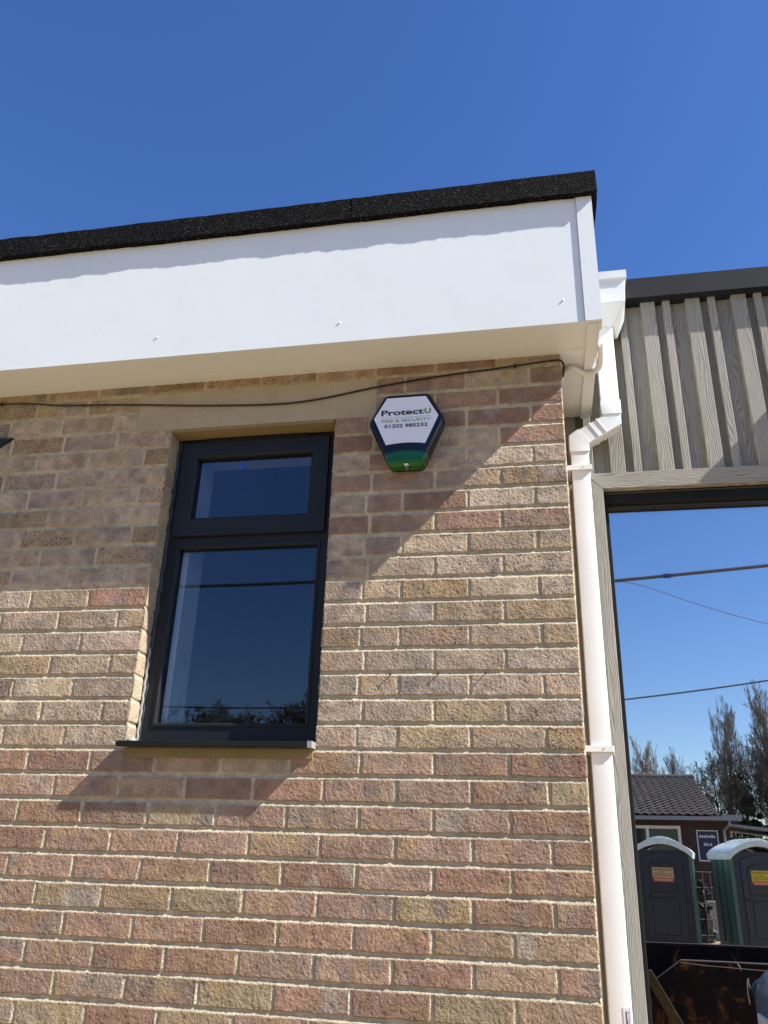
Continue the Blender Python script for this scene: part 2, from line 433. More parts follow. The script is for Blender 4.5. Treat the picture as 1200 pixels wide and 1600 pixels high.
# roll the corner arris at x = 0 back
H += np.clip((us[:, None] + .005)/.005, 0, 1)**2*.003
wall = field_mesh('wall', us, vs, H, Cc, b, lambda U, V, h: np.stack([U, h, V], -1),
                  lambda x, z: ~((x > WX0) & (x < WX1) & (z > WZ0) & (z < WZ1)), BRICK, B)
# return wall at x = 0
vs2 = np.arange(G-.02, .06, .005); us2 = np.arange(.0, .485, .005)
H2, C2, b2 = field(us2, vs2, bricks_side, 31)
field_mesh('side_wall', us2, vs2, H2, C2, b2, lambda U, V, h: np.stack([-h-.0005, U+.002, V], -1), lambda x, z: x > -1, BRICK, B)
# window reveals in brick (left faces the sun, right in shade)
def rev_rows(j):
    return ([(-.115, .102)] if j % 2 == 0 else [(-.115, .115)]), 0
vs3 = np.arange(WZ0, WZ1+.001, .0027); us3 = np.arange(0.0, .088, .003)
for x, s, nm, sd in ((WX0, 1, 'reveal', 51), (WX1, -1, 'reveal', 61)):
    H3, C3, b3 = field(us3, vs3, rev_rows, sd)
    C3[..., :3] = C3[..., :3]*.5 + np.array([.40, .34, .24])*.5
    field_mesh(nm, us3, vs3, H3, C3, b3, lambda U, V, h: np.stack([x - s*h, U, V], -1), lambda a, c_: a > -1, BRICK, B)
# rest of the brick box (sides and back, out of sight)
bm = NB(); bx(bm, -4.72, -4.70, .0, 5, G, SOF); bx(bm, -4.70, 0, 4.98, 5, G, SOF); obj('rear_wall', bm, simple('plain_brick', (.36, .27, .2), .9), B)
# lintel
bm = NB(); bx(bm, -1.61, -.667, -.0015, .085, -.166, -.006)
obj('lintel', bm, STONE, B, bevel=.002)
bm = NB(); bx(bm, -1.458, -.824, .0, .07, -.178, -.1665); obj('lintel_mortar', bm, OCHRE, B)
bm = NB(); bx(bm, -1.455, -.826, -.006, .08, -1.372, -1.343); obj('sill_bedding', bm, OCHRE, B, bevel=.004)

# roof: soffit, fascia, corner trim, felt edge
FX = .131; FY = -.19
bm = NB(); bx(bm, -4.85, FX-.041, FY+.010, .02, SOF+.004, SOF+.014)
bx(bm, -4.85, FX-.010, FY+.010, FY+.028, SOF+.0005, SOF+.004)
obj('soffit', bm, PVC, B, bevel=.001)
bm = NB(); bx(bm, -4.85, FX-.045, FY+.0285, FY+.034, SOF+.0015, SOF+.004); bx(bm, .0, FX-.05, -.03, -.0275, SOF+.001, SOF+.004); obj('soffit_bead', bm, PVC, B)
bm = NB(); bx(bm, .0, .0895, .022, .465, SOF+.006, SOF+.016); obj('side_soffit', bm, PVC, B)
bm = NB(); bx(bm, -4.85, FX, FY, FY+.009, SOF, .60); obj('fascia', bm, PVC, B, bevel=.0015)
bm = NB(); bx(bm, FX-.009, FX, FY+.010, .462, SOF-.0, .60); bx(bm, .088, FX-.010, FY+.011, .462, SOF-.0065, SOF+.003)
obj('side_fascia', bm, PVC, B, bevel=.001)
bm = NB(); bx(bm, .082, FX+.006, FY-.006, FY-.0005, SOF-.001, .585); bx(bm, FX+.0005, FX+.006, FY-.0004, FY+.055, SOF-.001, .585)
obj('corner_trim', bm, PVC, B, bevel=.0015)
bm = NB(); bx(bm, .0795, .082, FY-.0035, FY-.0003, SOF, .585)
obj('trim_joint', bm, simple('clear_sealant', (.5, .5, .5), .3), B)
# screw caps and nail pins on the fascia
SC = simple('steel_pin', (.35, .35, .36), .35, .8)
for x, z in ((-1.478, .127), (-.773, .120), (.014, .131), (-1.416, .562), (-.769, .560), (.015, .566), (-2.145, .547), (-2.2, .125)):
    bm = NB(); tube(bm, [(x, FY, z), (x+.001, FY-.003, z)], .003, 8)
    obj('fascia_pin', bm, PVC, B)
for x in (-1.9, -1.17, -.45, .055):
    bm = NB(); tube(bm, [(x, -.12 if x < 0 else -.02, SOF+.005), (x, -.12 if x < 0 else -.02, SOF+.002)], .003, 8); obj('soffit_pin', bm, PVC, B)
# felt drip edge: boxed strips with a ragged granule surface
def felt(name, x0, x1, y0, y1, z0, z1, seed, mat=FELT):
    bm = NB(); bx(bm, x0, x1, y0, y1, z0, z1)
    n = int((x1-x0)/.02)
    for ax, a, c_ in ((0, x0, x1), (1, y0, y1), (2, z0, z1)):
        k = int((c_-a)/.018)
        for t in range(1, k):
            no = [0, 0, 0]; no[ax] = 1; co = [0, 0, 0]; co[ax] = a+(c_-a)*t/k
            bmesh.ops.bisect_plane(bm, geom=bm.verts[:]+bm.edges[:]+bm.faces[:], plane_co=co, plane_no=no)
    g = random.Random(seed)
    from mathutils import noise as mn
    for vv in bm.verts:
        n1 = mn.noise_vector(vv.co*9)*.0022 + mn.noise_vector(vv.co*45)*.0016
        vv.co += n1
    for f in bm.faces: f.smooth = True
    me = bpy.data.meshes.new(name); bm.to_mesh(me); bm.free(); me.set_sharp_from_angle(angle=R(50))
    return link(name, me, mat, B)
ct = .578; tp = .672
for a, c_ in ((-4.9, -3.0), (-2.999, -1.655), (-1.654, -.748), (-.747, .156)):
    felt('felt_edge', a, c_, -.217-.0012*(int(a*10) % 2), -.192, ct-.002*(int(a*7) % 2), tp+.0015*(int(a*5) % 2), int(a*10))
felt('felt_edge', .1335, .158, -.190, .46, ct, tp, 5)
bm = NB(); bx(bm, -4.9, .13, -.19, 5.1, .655, .668); obj('flat_roof', bm, FELT, B)

# ------------------------------------------------------------------ small window
Wn = bpy.data.objects.new('window', None); COL.objects.link(Wn); Wn.parent = B; Wn.location = Vector((-1.14, .07, -1.33)) - Vector(B.location)
Y0 = .062
bm = NB()
ring(bm, (WX0+.012, WX1-.010, -.608, -.178), (-1.405, -.875, -.580, -.205), Y0+.012, .125, .003)
ring(bm, (WX0+.012, WX1-.010, WZ0+.012, -.6082), (-1.406, -.874, -1.257, -.622), Y0+.012, .125, .006)
fr = obj('frame', bm, ANTH, Wn)
bm = NB(); ring(bm, (-1.432, -.854, -.584, -.199), (-1.370, -.920, -.512, -.262), Y0-.004, Y0+.045, .005)
obj('casement', bm, ANTH, Wn)
bm = NB(); bx(bm, -1.345, -.94, Y0-.003, Y0+.011, -.197, -.183); obj('trickle_vent', bm, BLACKP, Wn, bevel=.002)
bm = NB(); ring(bm, (-1.412, -.868, -1.263, -.616), (-1.401, -.879, -1.252, -.627), Y0+.0085, Y0+.03, .003); obj('glazing_bead', bm, ANTH, Wn)
bm = NB(); bx(bm, -1.403, -.876, .092, .096, -1.259, -.620); obj('pane', bm, GLASS_S, Wn)
bm = NB(); bx(bm, -1.373, -.917, .082, .086, -.515, -.259); obj('pane', bm, GLASS_S, Wn)
# blue packing sticker on upper pane
bm = NB(); prism(bm, [(-1.196, -.287), (-1.184, -.301), (-1.197, -.315), (-1.209, -.300)], .0805, .0818)
obj('blue_sticker', bm, simple('blue_tape', (.01, .08, .55), .5), Wn)
# sealant beads down both jambs
for x, c0 in ((WX0+.007, 1), (WX1-.005, 2)):
    bm = NB(); tube(bm, [(x + .0025*math.sin(k*1.7+c0) + .0015*math.sin(k*4.1), Y0+.014 + .002*math.sin(k*2.3), WZ0+.004 + k*(WZ1-WZ0-.02)/46) for k in range(47)], .0075, 7)
    obj('jamb_seal', bm, simple('dark_sealant', (.03, .035, .045), .4), Wn, smooth=True)
bm = NB(); tube(bm, [(WX0+.006+.002*math.sin(k*2.1), Y0+.004, -1.31+k*.0135) for k in range(24)], .0042, 7); obj('sealant_smear', bm, CHALK, Wn, smooth=True)
bm = NB(); bmesh.ops.create_uvsphere(bm, u_segments=12, v_segments=8, radius=.016)
bmesh.ops.scale(bm, vec=(1.1, 1, .75), verts=bm.verts[:]); bmesh.ops.translate(bm, verts=bm.verts[:], vec=(-1.437, -.005, -1.322)); obj('sealant_blob', bm, CHALK, Wn, smooth=True)
# sill
bm = NB(); prism(bm, [(-.046, -1.3255), (.075, -1.312), (.075, -1.324), (-.030, -1.336), (-.030, -1.342), (-.046, -1.342)], -1.470, -.834, 'x')
obj('sill', bm, ALU, Wn, bevel=.001)
bm = NB(); bx(bm, -.8335, -.819, -.047, .06, -1.343, -1.3235); obj('sill_end_cap', bm, simple('grey_cap', (.28, .28, .29), .5), Wn, bevel=.0015)
# room behind the window
bm = NB(); ring(bm, (-1.42, -.84, -1.30, -.19), (-1.385, -.862, -1.275, -.222), .126, .255); obj('inner_reveal', bm, PLASTER, Wn)
bm = NB(); bx(bm, -3.2, -.1, .256, 3.2, G+.1, .03)
for f in bm.faces: f.normal_flip()
cut = [f for f in bm.faces if abs(f.calc_center_median().y-.256) < 1e-4]; bmesh.ops.delete(bm, geom=cut, context='FACES')
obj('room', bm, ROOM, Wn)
bm = NB(); bx(bm, -2.1, -1.6, 1.45, 1.55, -.045, -.0); obj('ceiling_light', bm, PLASTER, Wn)

# wall clutter: three nails below the alarm, one hook in the lintel
for x, z, L in ((-.588, -1.114, .007), (-.435, -1.111, .008), (-.289, -1.112, .009)):
    bm = NB(); tube(bm, [(x, .004, z), (x-.0006, -L, z+.001)], .0019, 6); tube(bm, [(x, -L, z+.001), (x, -L-.0015, z+.001)], .004, 8)
    tag(obj('nail', bm, simple('rusty_nail', (.12, .07, .05), .7, .5)), {-.588: 'short nail sticking out of the bed joint below the alarm, nearest the window',
        -.435: 'middle nail of the three in the brick joint below the alarm', -.289: 'nail in the brick joint nearest the downpipe'}[x], 'nail', 'nails in one brick joint')
bm = NB(); tube(bm, [(-1.496, .0, -.055), (-1.496, -.012, -.055), (-1.492, -.016, -.061), (-1.497, -.014, -.068)], .0014, 6)
tag(obj('wire_hook', bm, SC), 'tiny metal hook in the pale lintel just below the black cable', 'hook')
# dark sliver at the left edge of the picture
bm = NB(); prism(bm, [(-2.40, -.150), (-2.134, -.161), (-2.19, -.200), (-2.40, -.200)], -.012, .004)
tag(obj('dark_wedge', bm, ANTH, bevel=.001), 'small dark wedge-shaped object on brickwork left of the window', 'bracket')

# ------------------------------------------------------------------ cables
def smoothpts(p, n=8):
    p = [Vector(q) for q in p]; out = []
    for i in range(len(p)-1):
        a = p[max(i-1, 0)]; b_ = p[i]; c_ = p[i+1]; d = p[min(i+2, len(p)-1)]
        for k in range(n):
            t = k/n
            out.append(.5*((2*b_)+(c_-a)*t+(2*a-5*b_+4*c_-d)*t*t+(3*b_-a-3*c_+d)*t**3))
    out.append(p[-1]); return out
bm = NB()
cp_ = [(-4.4, -.006, .01), (-3.2, -.006, .02), (-2.233, -.006, .004), (-1.95, -.008, -.024), (-1.662, -.008, -.044), (-1.35, -.008, -.072), (-1.056, -.008, -.089), (-.883, -.008, -.080), (-.641, -.007, -.042),
       (-.403, -.006, -.016), (-.25, -.006, -.006), (-.103, -.006, .006), (-.012, -.007, .011), (.006, -.004, .004), (.012, .010, -.012), (.008, .04, -.03)]
tube(bm, smoothpts(cp_), .0036, 8)
tag(obj('black_cable', bm, BLACKP, smooth=True), 'thin black cable sagging across the brickwork above the window', 'cable')
for x, z in ((-.160, .0015), (-2.225, .004)):
    bm = NB(); bx(bm, x-.004, x+.004, -.0125, .0, z-.0055, z+.0055); 
    tag(obj('cable_clip', bm, BLACKP, bevel=.0015), 'small black clip holding the cable near the ' + ('right corner of the wall' if x > -1 else 'left edge of the picture'), 'clip', 'cable clips')
bm = NB(); tube(bm, smoothpts([(.004, .17, .008), (.006, .149, .022), (.018, .10, .026), (.047, .078, .026), (.083, .108, .022), (.112, .105, .018), (.134, .07, .012), (.142, .03, .02), (.1425, -.02, .06)]), .0105, 10)
tag(obj('white_conduit', bm, PIPE, smooth=True), 'short white cable conduit looping under the soffit end to the fascia corner', 'conduit')

# ------------------------------------------------------------------ alarm box
A = empty('alarm_box', (-.546, 0, -.41), 'hexagonal white and navy burglar alarm box with green base, on the brick wall', 'alarm')
OUT0 = [(-.683, -.224), (-.626, -.114), (-.466, -.114), (-.409, -.224), (-.486, -.402), (-.606, -.402)]
OUT = []
for i_ in range(6):
    p0, p1, p2 = Vector(OUT0[i_-1]), Vector(OUT0[i_]), Vector(OUT0[(i_+1) % 6]); a_ = (p0-p1).normalized()*.016; b_ = (p2-p1).normalized()*.016
    for t in (0, .25, .5, .75, 1): q_ = p1 + a_*(1-t)**2 + b_*t**2; OUT.append((q_.x, q_.y))
def sc_poly(p, k, c0=(-.546, -.25)): return [(c0[0]+(x-c0[0])*k, c0[1]+(z-c0[1])*k) for x, z in p]
NAVY = simple('navy_plastic', (.006, .009, .028), .22); 
bm = NB(); prism(bm, sc_poly(OUT, .97), 0.004, -.016); obj('back_plate', bm, BLACKP, A, bevel=.003)
m = Mt('alarm_cover'); sx_ = m.new('ShaderNodeSeparateXYZ'); tc = m.new('ShaderNodeTexCoord'); m.ln(tc.outputs['Object'], sx_.inputs[0])
# height in the cover's own frame: green tinted polycarbonate at the foot, navy above
xx = m.math('MULTIPLY', sx_.outputs[0], sx_.outputs[0]); hz = m.math('ADD', sx_.outputs[2], m.math('MULTIPLY', xx, 2.2))
c = m.ramp(hz, (.0, (.004, .13, .010)), (.036, (.003, .075, .012)), (.060, (.005, .095, .05)), (.067, (.003, .004, .012)))
m.base(c, .22, 0, .35); m.b.inputs['Coat Weight'].default_value = .1
bm = NB(); Aa, Bb = prism(bm, OUT, -.016, -.048)
ff = [f for f in bm.faces if all(v_ in Bb for v_ in f.verts)]
bmesh.ops.delete(bm, geom=ff, context='FACES_ONLY')
Cq = [bm.verts.new((x, -.060, z)) for x, z in sc_poly(OUT, .93)]
NO = len(OUT)
for i in range(NO): bm.faces.new((Bb[i], Bb[(i+1)%NO], Cq[(i+1)%NO], Cq[i]))
bm.faces.new(Cq); bmesh.ops.recalc_face_normals(bm, faces=bm.faces[:])
obj('cover', bm, m.m, A, bevel=.002, seg=2, smooth=True)
WH = [(-.661, -.214), (-.616, -.133), (-.476, -.133), (-.431, -.214), (-.4765, -.321)] + [(-.546 + .0695*t, -.315 - .006*t*t) for t in (.66, .33, 0, -.33, -.66)] + [(-.6155, -.321)]
bm = NB(); prism(bm, WH, -.0602, -.0618); obj('name_plate', bm, simple('white_label', (.78, .79, .84), .3, var=.03), A)
def text(s, x0, x1, zc, hgt, mat, bold=0.0, y=-.0622, name='lettering'):
    cu = bpy.data.curves.new('t', 'FONT'); cu.body = s; cu.size = 1; cu.offset = bold; cu.extrude = .01; cu.resolution_u = 4
    t = bpy.data.objects.new('t', cu); COL.objects.link(t); bpy.context.view_layer.update()
    me = bpy.data.meshes.new_from_object(t.evaluated_get(bpy.context.evaluated_depsgraph_get()))
    bpy.data.objects.remove(t); 
    V = np.zeros(len(me.vertices)*3); me.vertices.foreach_get('co', V); V = V.reshape(-1, 3)
    mn_, mx_ = V.min(0), V.max(0)
    cap = mx_[1] if not any(ch in s for ch in 'gjpqy') else mx_[1]
    o = np.empty_like(V)
    o[:, 0] = x0 + (V[:, 0]-mn_[0])/(mx_[0]-mn_[0])*(x1-x0)
    o[:, 2] = zc + (V[:, 1]-mn_[1])/(cap-mn_[1])*hgt
    o[:, 1] = y + np.where(V[:, 2] > 0, -.0003, .0003)
    me.vertices.foreach_set('co', o.ravel()); me.update(); me.name = name
    return link(name, me, mat, A)
INK = simple('navy_ink', (.010, .014, .035), .4); GRN = simple('green_ink', (.16, .30, .07), .4); GRL = simple('pale_green_ink', (.22, .36, .18), .4)
text('Protect', -.635, -.4835, -.2045, .0225, INK, .026); text('U', -.4805, -.457, -.2045, .0215, GRN, .045)
bm = NB(); bx(bm, -.635, -.458, -.0624, -.0619, -.2152, -.2143); obj('rule', bm, GRL, A)
text('FIRE & SECURITY', -.633, -.457, -.2325, .0115, GRL, .012); text('01202 985232', -.623, -.469, -.2550, .0145, INK, .02)
bm = NB(); bx(bm, -.5475, -.5345, -.0665, -.055, -.4035, -.3995); obj('led_strip', bm, simple('clear_lens', (.7, .7, .66), .2), A, bevel=.001)
bm = NB(); tube(bm, [(-.541, -.045, -.412), (-.541, -.06, -.409)], .004, 8); obj('tamper_screw', bm, SC, A)
bm = NB(); bx(bm, -.594, -.498, -.0615, -.0595, -.385, -.3835); obj('moulded_ridge', bm, simple('green_ridge', (.02, .2, .05), .2), A)

# ------------------------------------------------------------------ timber-clad building
T = empty('clad_building', (3, 3, G), 'building clad in grey ribbed wood-effect boards with a large shop window', 'building')
def cladding(bm, x0, x1, z0, z1):
    ribs = []
    k = -2
    while True:
        a = .006 + .184*k
        if a > x1: break
        ribs += [(a, a+.059), (a+.090, a+.121)]; k += 1
    pts = [(x0, .500)]
    for a, c_ in ribs:
        if c_ <= x0 or a >= x1: continue
        a = max(a, x0); c_ = min(c_, x1)
        pts += [(a, .500), (a+.0005, .4715), (a+.002, .470), (c_-.002, .470), (c_-.0005, .4715), (c_, .500)]
    pts.append((x1, .500))
    L = [[bm.verts.new((x, y, z)) for x, y in pts] for z in (z0, z1)]
    for i in range(len(pts)-1):
        if pts[i] != pts[i+1]: bm.faces.new((L[0][i], L[0][i+1], L[1][i+1], L[1][i]))
bm = NB(); cladding(bm, .0, .085, G, -.226); cladding(bm, .0, 5.0, -.226, .60); cladding(bm, 1.72, 5.0, G, -.226)
bmesh.ops.recalc_face_normals(bm, faces=bm.faces[:]); obj('cladding', bm, WOOD, T)
bm = NB()
prism(bm, [(.087, -.2915+.0665), (1.70, -.225), (1.633, -.292), (.154, -.292)], .455, .512)
obj('head_trim', bm, WOODH, T, bevel=.0012)
bm = NB(); prism(bm, [(.087, -.2256), (.1535, -.2925), (.1535, G), (.087, G)], .4555, .512); obj('jamb_trim', bm, WOOD, T, bevel=.0012)
bm = NB(); prism(bm, [(1.70, -.2256), (1.6335, -.2925), (1.6335, G), (1.70, G)], .4555, .512); obj('jamb_trim', bm, WOOD, T, bevel=.0012)
SW = bpy.data.objects.new('shop_window', None); COL.objects.link(SW); SW.parent = T; SW.location = Vector((.9, .54, G)) - Vector(T.location)
bm = NB(); ring(bm, (.1545, 1.632, G+.05, -.2925), (.170, 1.617, G+.12, -.340), .487, .56, .002); obj('frame', bm, ALU, SW)
bm = NB(); ring(bm, (.1705, 1.6165, G+.121, -.3405), (.1735, 1.6135, G+.124, -.3435), .520, .54, .0); obj('gasket', bm, BLACKP, SW)
bm = NB(); bx(bm, .171, 1.616, .541, .547, G+.121, -.341); obj('pane', bm, GLASS_B, SW)
bm = NB(); bx(bm, .176, 1.611, .566, .570, G+.126, -.346)
bmesh.ops.rotate(bm, verts=bm.verts[:], cent=(.9, .568, -1.7), matrix=Matrix.Rotation(R(-.34), 3, 'X') @ Matrix.Rotation(R(.15), 3, 'Z')); obj('pane', bm, GLASS_I, SW)
bm = NB(); bx(bm, .16, 1.63, .4855, .487, -.303, -.2985); obj('drip_line', bm, simple('brown_line', (.08, .055, .03), .4), SW)
bm = NB(); bx(bm, .1, 4.9, .60, 4, G+.02, .5)
for f in bm.faces: f.normal_flip()
obj('room', bm, simple('dark_room', (.02, .02, .02), .9), SW)
bm = NB(); bx(bm, .16, 5.1, .43, .56, .585, .685); bx(bm, .16, 5.1, .5605, 5.5, .670, .684); obj('flashing', bm, FLASH, T, bevel=.003)
bm = NB(); bx(bm, 5.0, 5.02, .47, 5.4, G, .58); bx(bm, .0, 5.0, 5.4, 5.42, G, .58); obj('rear_wall', bm, FLASH, T)
# unseen box farther along the wall, added to cast the shadow over the window
bm = NB(); bx(bm, 1.25, 3.4, .28, .468, .40, .475); obj('unseen_shadow_box', bm, FLASH, T, bevel=.004)

# ------------------------------------------------------------------ downpipe with hopper
D = empty('downpipe', (.07, .38, G), 'white square plastic downpipe with offset bend and hopper between brick and cladding', 'downpipe')
PW = .069; PD = .062; PY = .405
bm = NB()
T0 = [(.158, .27, .618), (.308, .27, .618), (.308, .45, .618), (.158, .45, .618)]
def loft(bm, secs):
    Rg = [[bm.verts.new(p) for p in s] for s in secs]
    for a_, b_ in zip(Rg, Rg[1:]):
        for i in range(4): bm.faces.new((a_[i], a_[(i+1)%4], b_[(i+1)%4], b_[i]))
    bm.faces.new(Rg[0][::-1]); bm.faces.new(Rg[-1]); bmesh.ops.recalc_face_normals(bm, faces=bm.faces[:])
loft(bm, [[(.153, .312, .628), (.300, .312, .628), (.300, .458, .628), (.153, .458, .628)],
          [(.155, .316, .487), (.291, .316, .487), (.298, .458, .487), (.155, .458, .487)],
          [(.168, .366, .405), (.240, .366, .405), (.262, .458, .400), (.168, .458, .400)]])
hop = obj('hopper', bm, PIPE, D, bevel=.002)
bm = NB(); bx(bm, .149, .305, .304, .459, .600, .636); obj('hopper_rim', bm, PIPE, D, bevel=.003)
ux, lx = .2025, .0695
bm = NB(); squaretube(bm, [(ux, PY, .47), (ux, PY, .02)], PW, PD); obj('upper_pipe', bm, PIPE, D, smooth=True)
bm = NB(); squaretube(bm, [(ux, PY, .055), (ux, PY, -.006)], PW+.007, PD+.007); obj('socket', bm, PIPE, D, smooth=True)
bm = NB(); squaretube(bm, [(ux, PY, -.004), (ux, PY, -.032), (lx, PY, -.110), (lx, PY, -.165)], PW+.001, PD+.001)
obj('offset_bend', bm, PIPE, D, smooth=True)
bm = NB()
for t in (.30, .52):
    x = ux+(lx-ux)*t; z = -.032-.078*t; dx = (lx-ux)*.035; dz = -.078*.035
    squaretube(bm, [(x, PY, z), (x+dx, PY, z+dz)], PW+.007, PD+.006)
obj('bend_collar', bm, PIPE, D, smooth=True)
bm = NB(); squaretube(bm, [(lx+.022, PY, -.097), (lx, PY, -.112), (lx, PY, -.165)], PW+.007, PD+.006); obj('socket', bm, PIPE, D, smooth=True)
bm = NB(); squaretube(bm, [(lx, PY, -.150), (lx, PY, G+.05)], PW-.001, PD-.001); obj('lower_pipe', bm, PIPE, D, smooth=True)
for z in (-.237, -1.288, -2.34):
    bm = NB(); bx(bm, -.006, lx+PW/2+.006, PY-PD/2-.009, PY-PD/2-.001, z-.010, z+.010); bx(bm, lx+PW/2+.001, lx+PW/2+.008, PY-PD/2-.006, .47, z-.010, z+.010)
    bx(bm, -.006, lx-PW/2-.001, PY-PD/2-.001, .47, z-.010, z+.010)
    c_ = obj('pipe_clip', bm, PIPE, D, bevel=.003, seg=2)
    bm = NB(); tube(bm, [(lx+.008, PY-PD/2-.009, z), (lx+.008, PY-PD/2-.0105, z)], .0022, 8)
    me = bpy.data.meshes.new('screw'); bm.to_mesh(me); bm.free(); me.transform(Matrix.Translation(-(wloc(c_))))
    me.materials.append(SC); o = bpy.data.objects.new('screw', me); COL.objects.link(o); o.parent = c_
YF = PY-PD/2
bm = NB(); bx(bm, .077, .099, YF-.0008, YF+.0002, -2.135, -2.035); st = obj('maker_label', bm, simple('paper', (.72, .72, .74), .5, var=.03), D)
bm = NB()
g = random.Random(2)
for k in range(9):
    z = -2.045-.004*k; bx(bm, .0925, .0925+g.uniform(.001, .003), YF-.0012, YF-.0006, z-.0016, z)
for k in range(8):
    z = -2.046-.0042*k; bx(bm, .0835, .0835+g.uniform(.0035, .0055), YF-.0012, YF-.0006, z-.0028, z)
obj('label_print', bm, INK, D)

# ================================================================== things behind the viewer, seen in the panes
# ------------------------------------------------------------------ portable toilets
TB = simple('toilet_navy', (.016, .021, .032), .4); TG = simple('toilet_green', (.055, .12, .105), .45); TW = simple('toilet_roof', (.66, .75, .72), .4); TD = simple('toilet_door', (.020, .026, .040), .35)
def toilet(loc, rz, label, colr):
    t = empty('portable_toilet', loc, label, 'portable toilet', 'portable toilets standing across the yard', rz)
    W, Dp, Hh = 1.14, 1.12, 1.86
    L = dict(local=True)
    bm = NB(); bx(bm, -W/2, W/2, -.05, 0, .12, Hh+.02); bx(bm, -W/2, W/2, -Dp, -Dp+.05, .12, Hh+.02); obj('body', bm, TB, t, bevel=.015, **L)
    for s in (-1, 1):
        bm = NB(); x = s*W/2
        bx(bm, min(x, x-s*.04), max(x, x-s*.04), -Dp+.05, -.055, .12, Hh)
        for k in range(3): bx(bm, min(x, x+s*.02), max(x, x+s*.02), -Dp+.12+k*.33, -Dp+.34+k*.33, .2, Hh-.1)
        obj('side_panel', bm, TG, t, bevel=.006, **L)
        bm = NB(); bx(bm, x-.035, x+.035, -.05, .03, .1, Hh+.01); obj('corner_post', bm, TB if s*rz < 0 else TG, t, bevel=.012, **L)
    bm = NB(); bx(bm, -W/2-.02, W/2+.02, -Dp-.02, .05, 0, .12); obj('base', bm, TB, t, bevel=.01, **L)
    # arched roof with moulded ribs, deeper over the middle
    def arch(k, wd, y0, y1, z0, rise, th):
        bm = NB(); n = 18
        top = [(-wd/2+wd*i/n, z0 + rise*math.sin(math.pi*i/n)**.75) for i in range(n+1)]
        bot = [(x*.97, z-th) for x, z in top[::-1]]
        prism(bm, top+bot, y0, y1); return bm
    obj('roof', arch(0, W+.12, -Dp-.05, .10, Hh-.02, .26, .11), TW, t, smooth=True, **L)
    for y in (-.02, -.3, -.58, -.86):
        obj('roof_rib', arch(0, W*.86, y-.06, y+.04, Hh+.045, .24, .03), TW, t, smooth=True, **L)
    bm = NB(); n = 14; pts = [(-.39+.78*i/n, Hh-.13+.10*math.sin(math.pi*i/n)) for i in range(n+1)]
    prism(bm, pts+[(.39, .18), (-.39, .18)], -.002, .028); d = obj('door', bm, TD, t, bevel=.008, **L)
    bm = NB(); prism(bm, [(-.26, .3), (.26, .3), (.24, .98), (-.24, .98)], .03, .042); obj('door_panel', bm, TD, d, bevel=.01, **L)
    bm = NB(); n = 10; prism(bm, [(-.28+.56*i/n, 1.58+.10*math.sin(math.pi*i/n)) for i in range(n+1)]+[(.27, 1.08), (-.27, 1.08)], .03, .045); obj('door_panel', bm, TB, d, bevel=.01, **L)
    bm = NB(); tube(bm, [(-.30, .028, 1.0), (-.30, .06, 1.0)], .045, 14); obj('latch', bm, BLACKP, d, **L)
    for z in (.4, .95, 1.5):
        bm = NB(); bx(bm, .385, .43, .0, .04, z-.05, z+.05); obj('hinge', bm, BLACKP, d, bevel=.01, **L)
    # hire notice: coloured plate, printed lines, red band with pale lines
    bm = NB(); bx(bm, -.21, .21, .046, .052, 1.32, 1.54); s_ = obj('notice', bm, simple('notice_'+label[:4], colr, .5, var=.05), d, **L)
    bm = NB(); bx(bm, -.195, .20, .0525, .0545, 1.27, 1.345); obj('notice_band', bm, simple('band_red', (.55, .06, .03), .5), d, **L)
    g = random.Random(4)
    for zz, h_, n_ in ((1.50, .03, 12), (1.455, .022, 3), (1.42, .014, 16), (1.385, .014, 15)):
        bm = NB()
        for k in range(n_):
            x = -.18+.36*(k+.5)/max(n_, 12) + (.12 if n_ == 3 else 0); bx(bm, x-.009, x+.006, .0525, .0535, zz-h_/2, zz+h_/2)
        obj('notice_print', bm, INK, d, **L)
    bm = NB()
    for k in range(11): x = -.16+.032*k; bx(bm, x-.01, x+.01, .055, .056, 1.29, 1.325)
    obj('band_print', bm, simple('pale_print', (.6, .5, .3), .5), d, **L)
    return t
toilet((2.20, -15.4, G), R(11), 'navy portable toilet with arched white roof and buff notice, left of the pair', (.50, .36, .16))
toilet((4.10, -15.4, G), R(-10), 'navy portable toilet with a green side panel and yellow notice, right of the pair', (.62, .46, .03))

# ------------------------------------------------------------------ skip, plank, wire
m = Mt('rusty_skip'); v = m.co()
pn = m.noise(v, 3.2, 7, .7, .6); bg_ = m.ramp(pn, (.46, (.007, .004, .004)), (.54, (.018, .008, .005)), (.60, (.13, .055, .012)), (.67, (.19, .095, .025)), (.76, (.03, .012, .008)))
sx2 = m.new('ShaderNodeSeparateXYZ'); m.ln(m.new('ShaderNodeTexCoord').outputs['Object'], sx2.inputs[0])
m.base(bg_, .8, .1, .3); m.bump(m.noise(v, 25, 5), .5, .01); SKIPM = m.m
SK = empty('skip', (1.6, -5.8, G), 'large rusty brown open-topped skip in front of the portable toilets', 'skip')
def pan(bm, x0, x1, xb0, xb1, y0, y1, z0, z1, t=.03):
    for dy in (y0, y1):
        s = t if dy == y0 else -t
        A_ = [(x0, z1), (x1, z1), (xb1, z0), (xb0, z0)]
        prism(bm, A_, dy, dy+s)
    for a, b_ in (((x0, z1), (xb0, z0)), ((x1, z1), (xb1, z0))):
        prism(bm, [a, (a[0]+t, a[1]), (b_[0]+t, b_[1]), b_], y0+t, y1-t)
    bx(bm, xb0, xb1, y0+t, y1-t, z0, z0+t)
HZ = G+.755
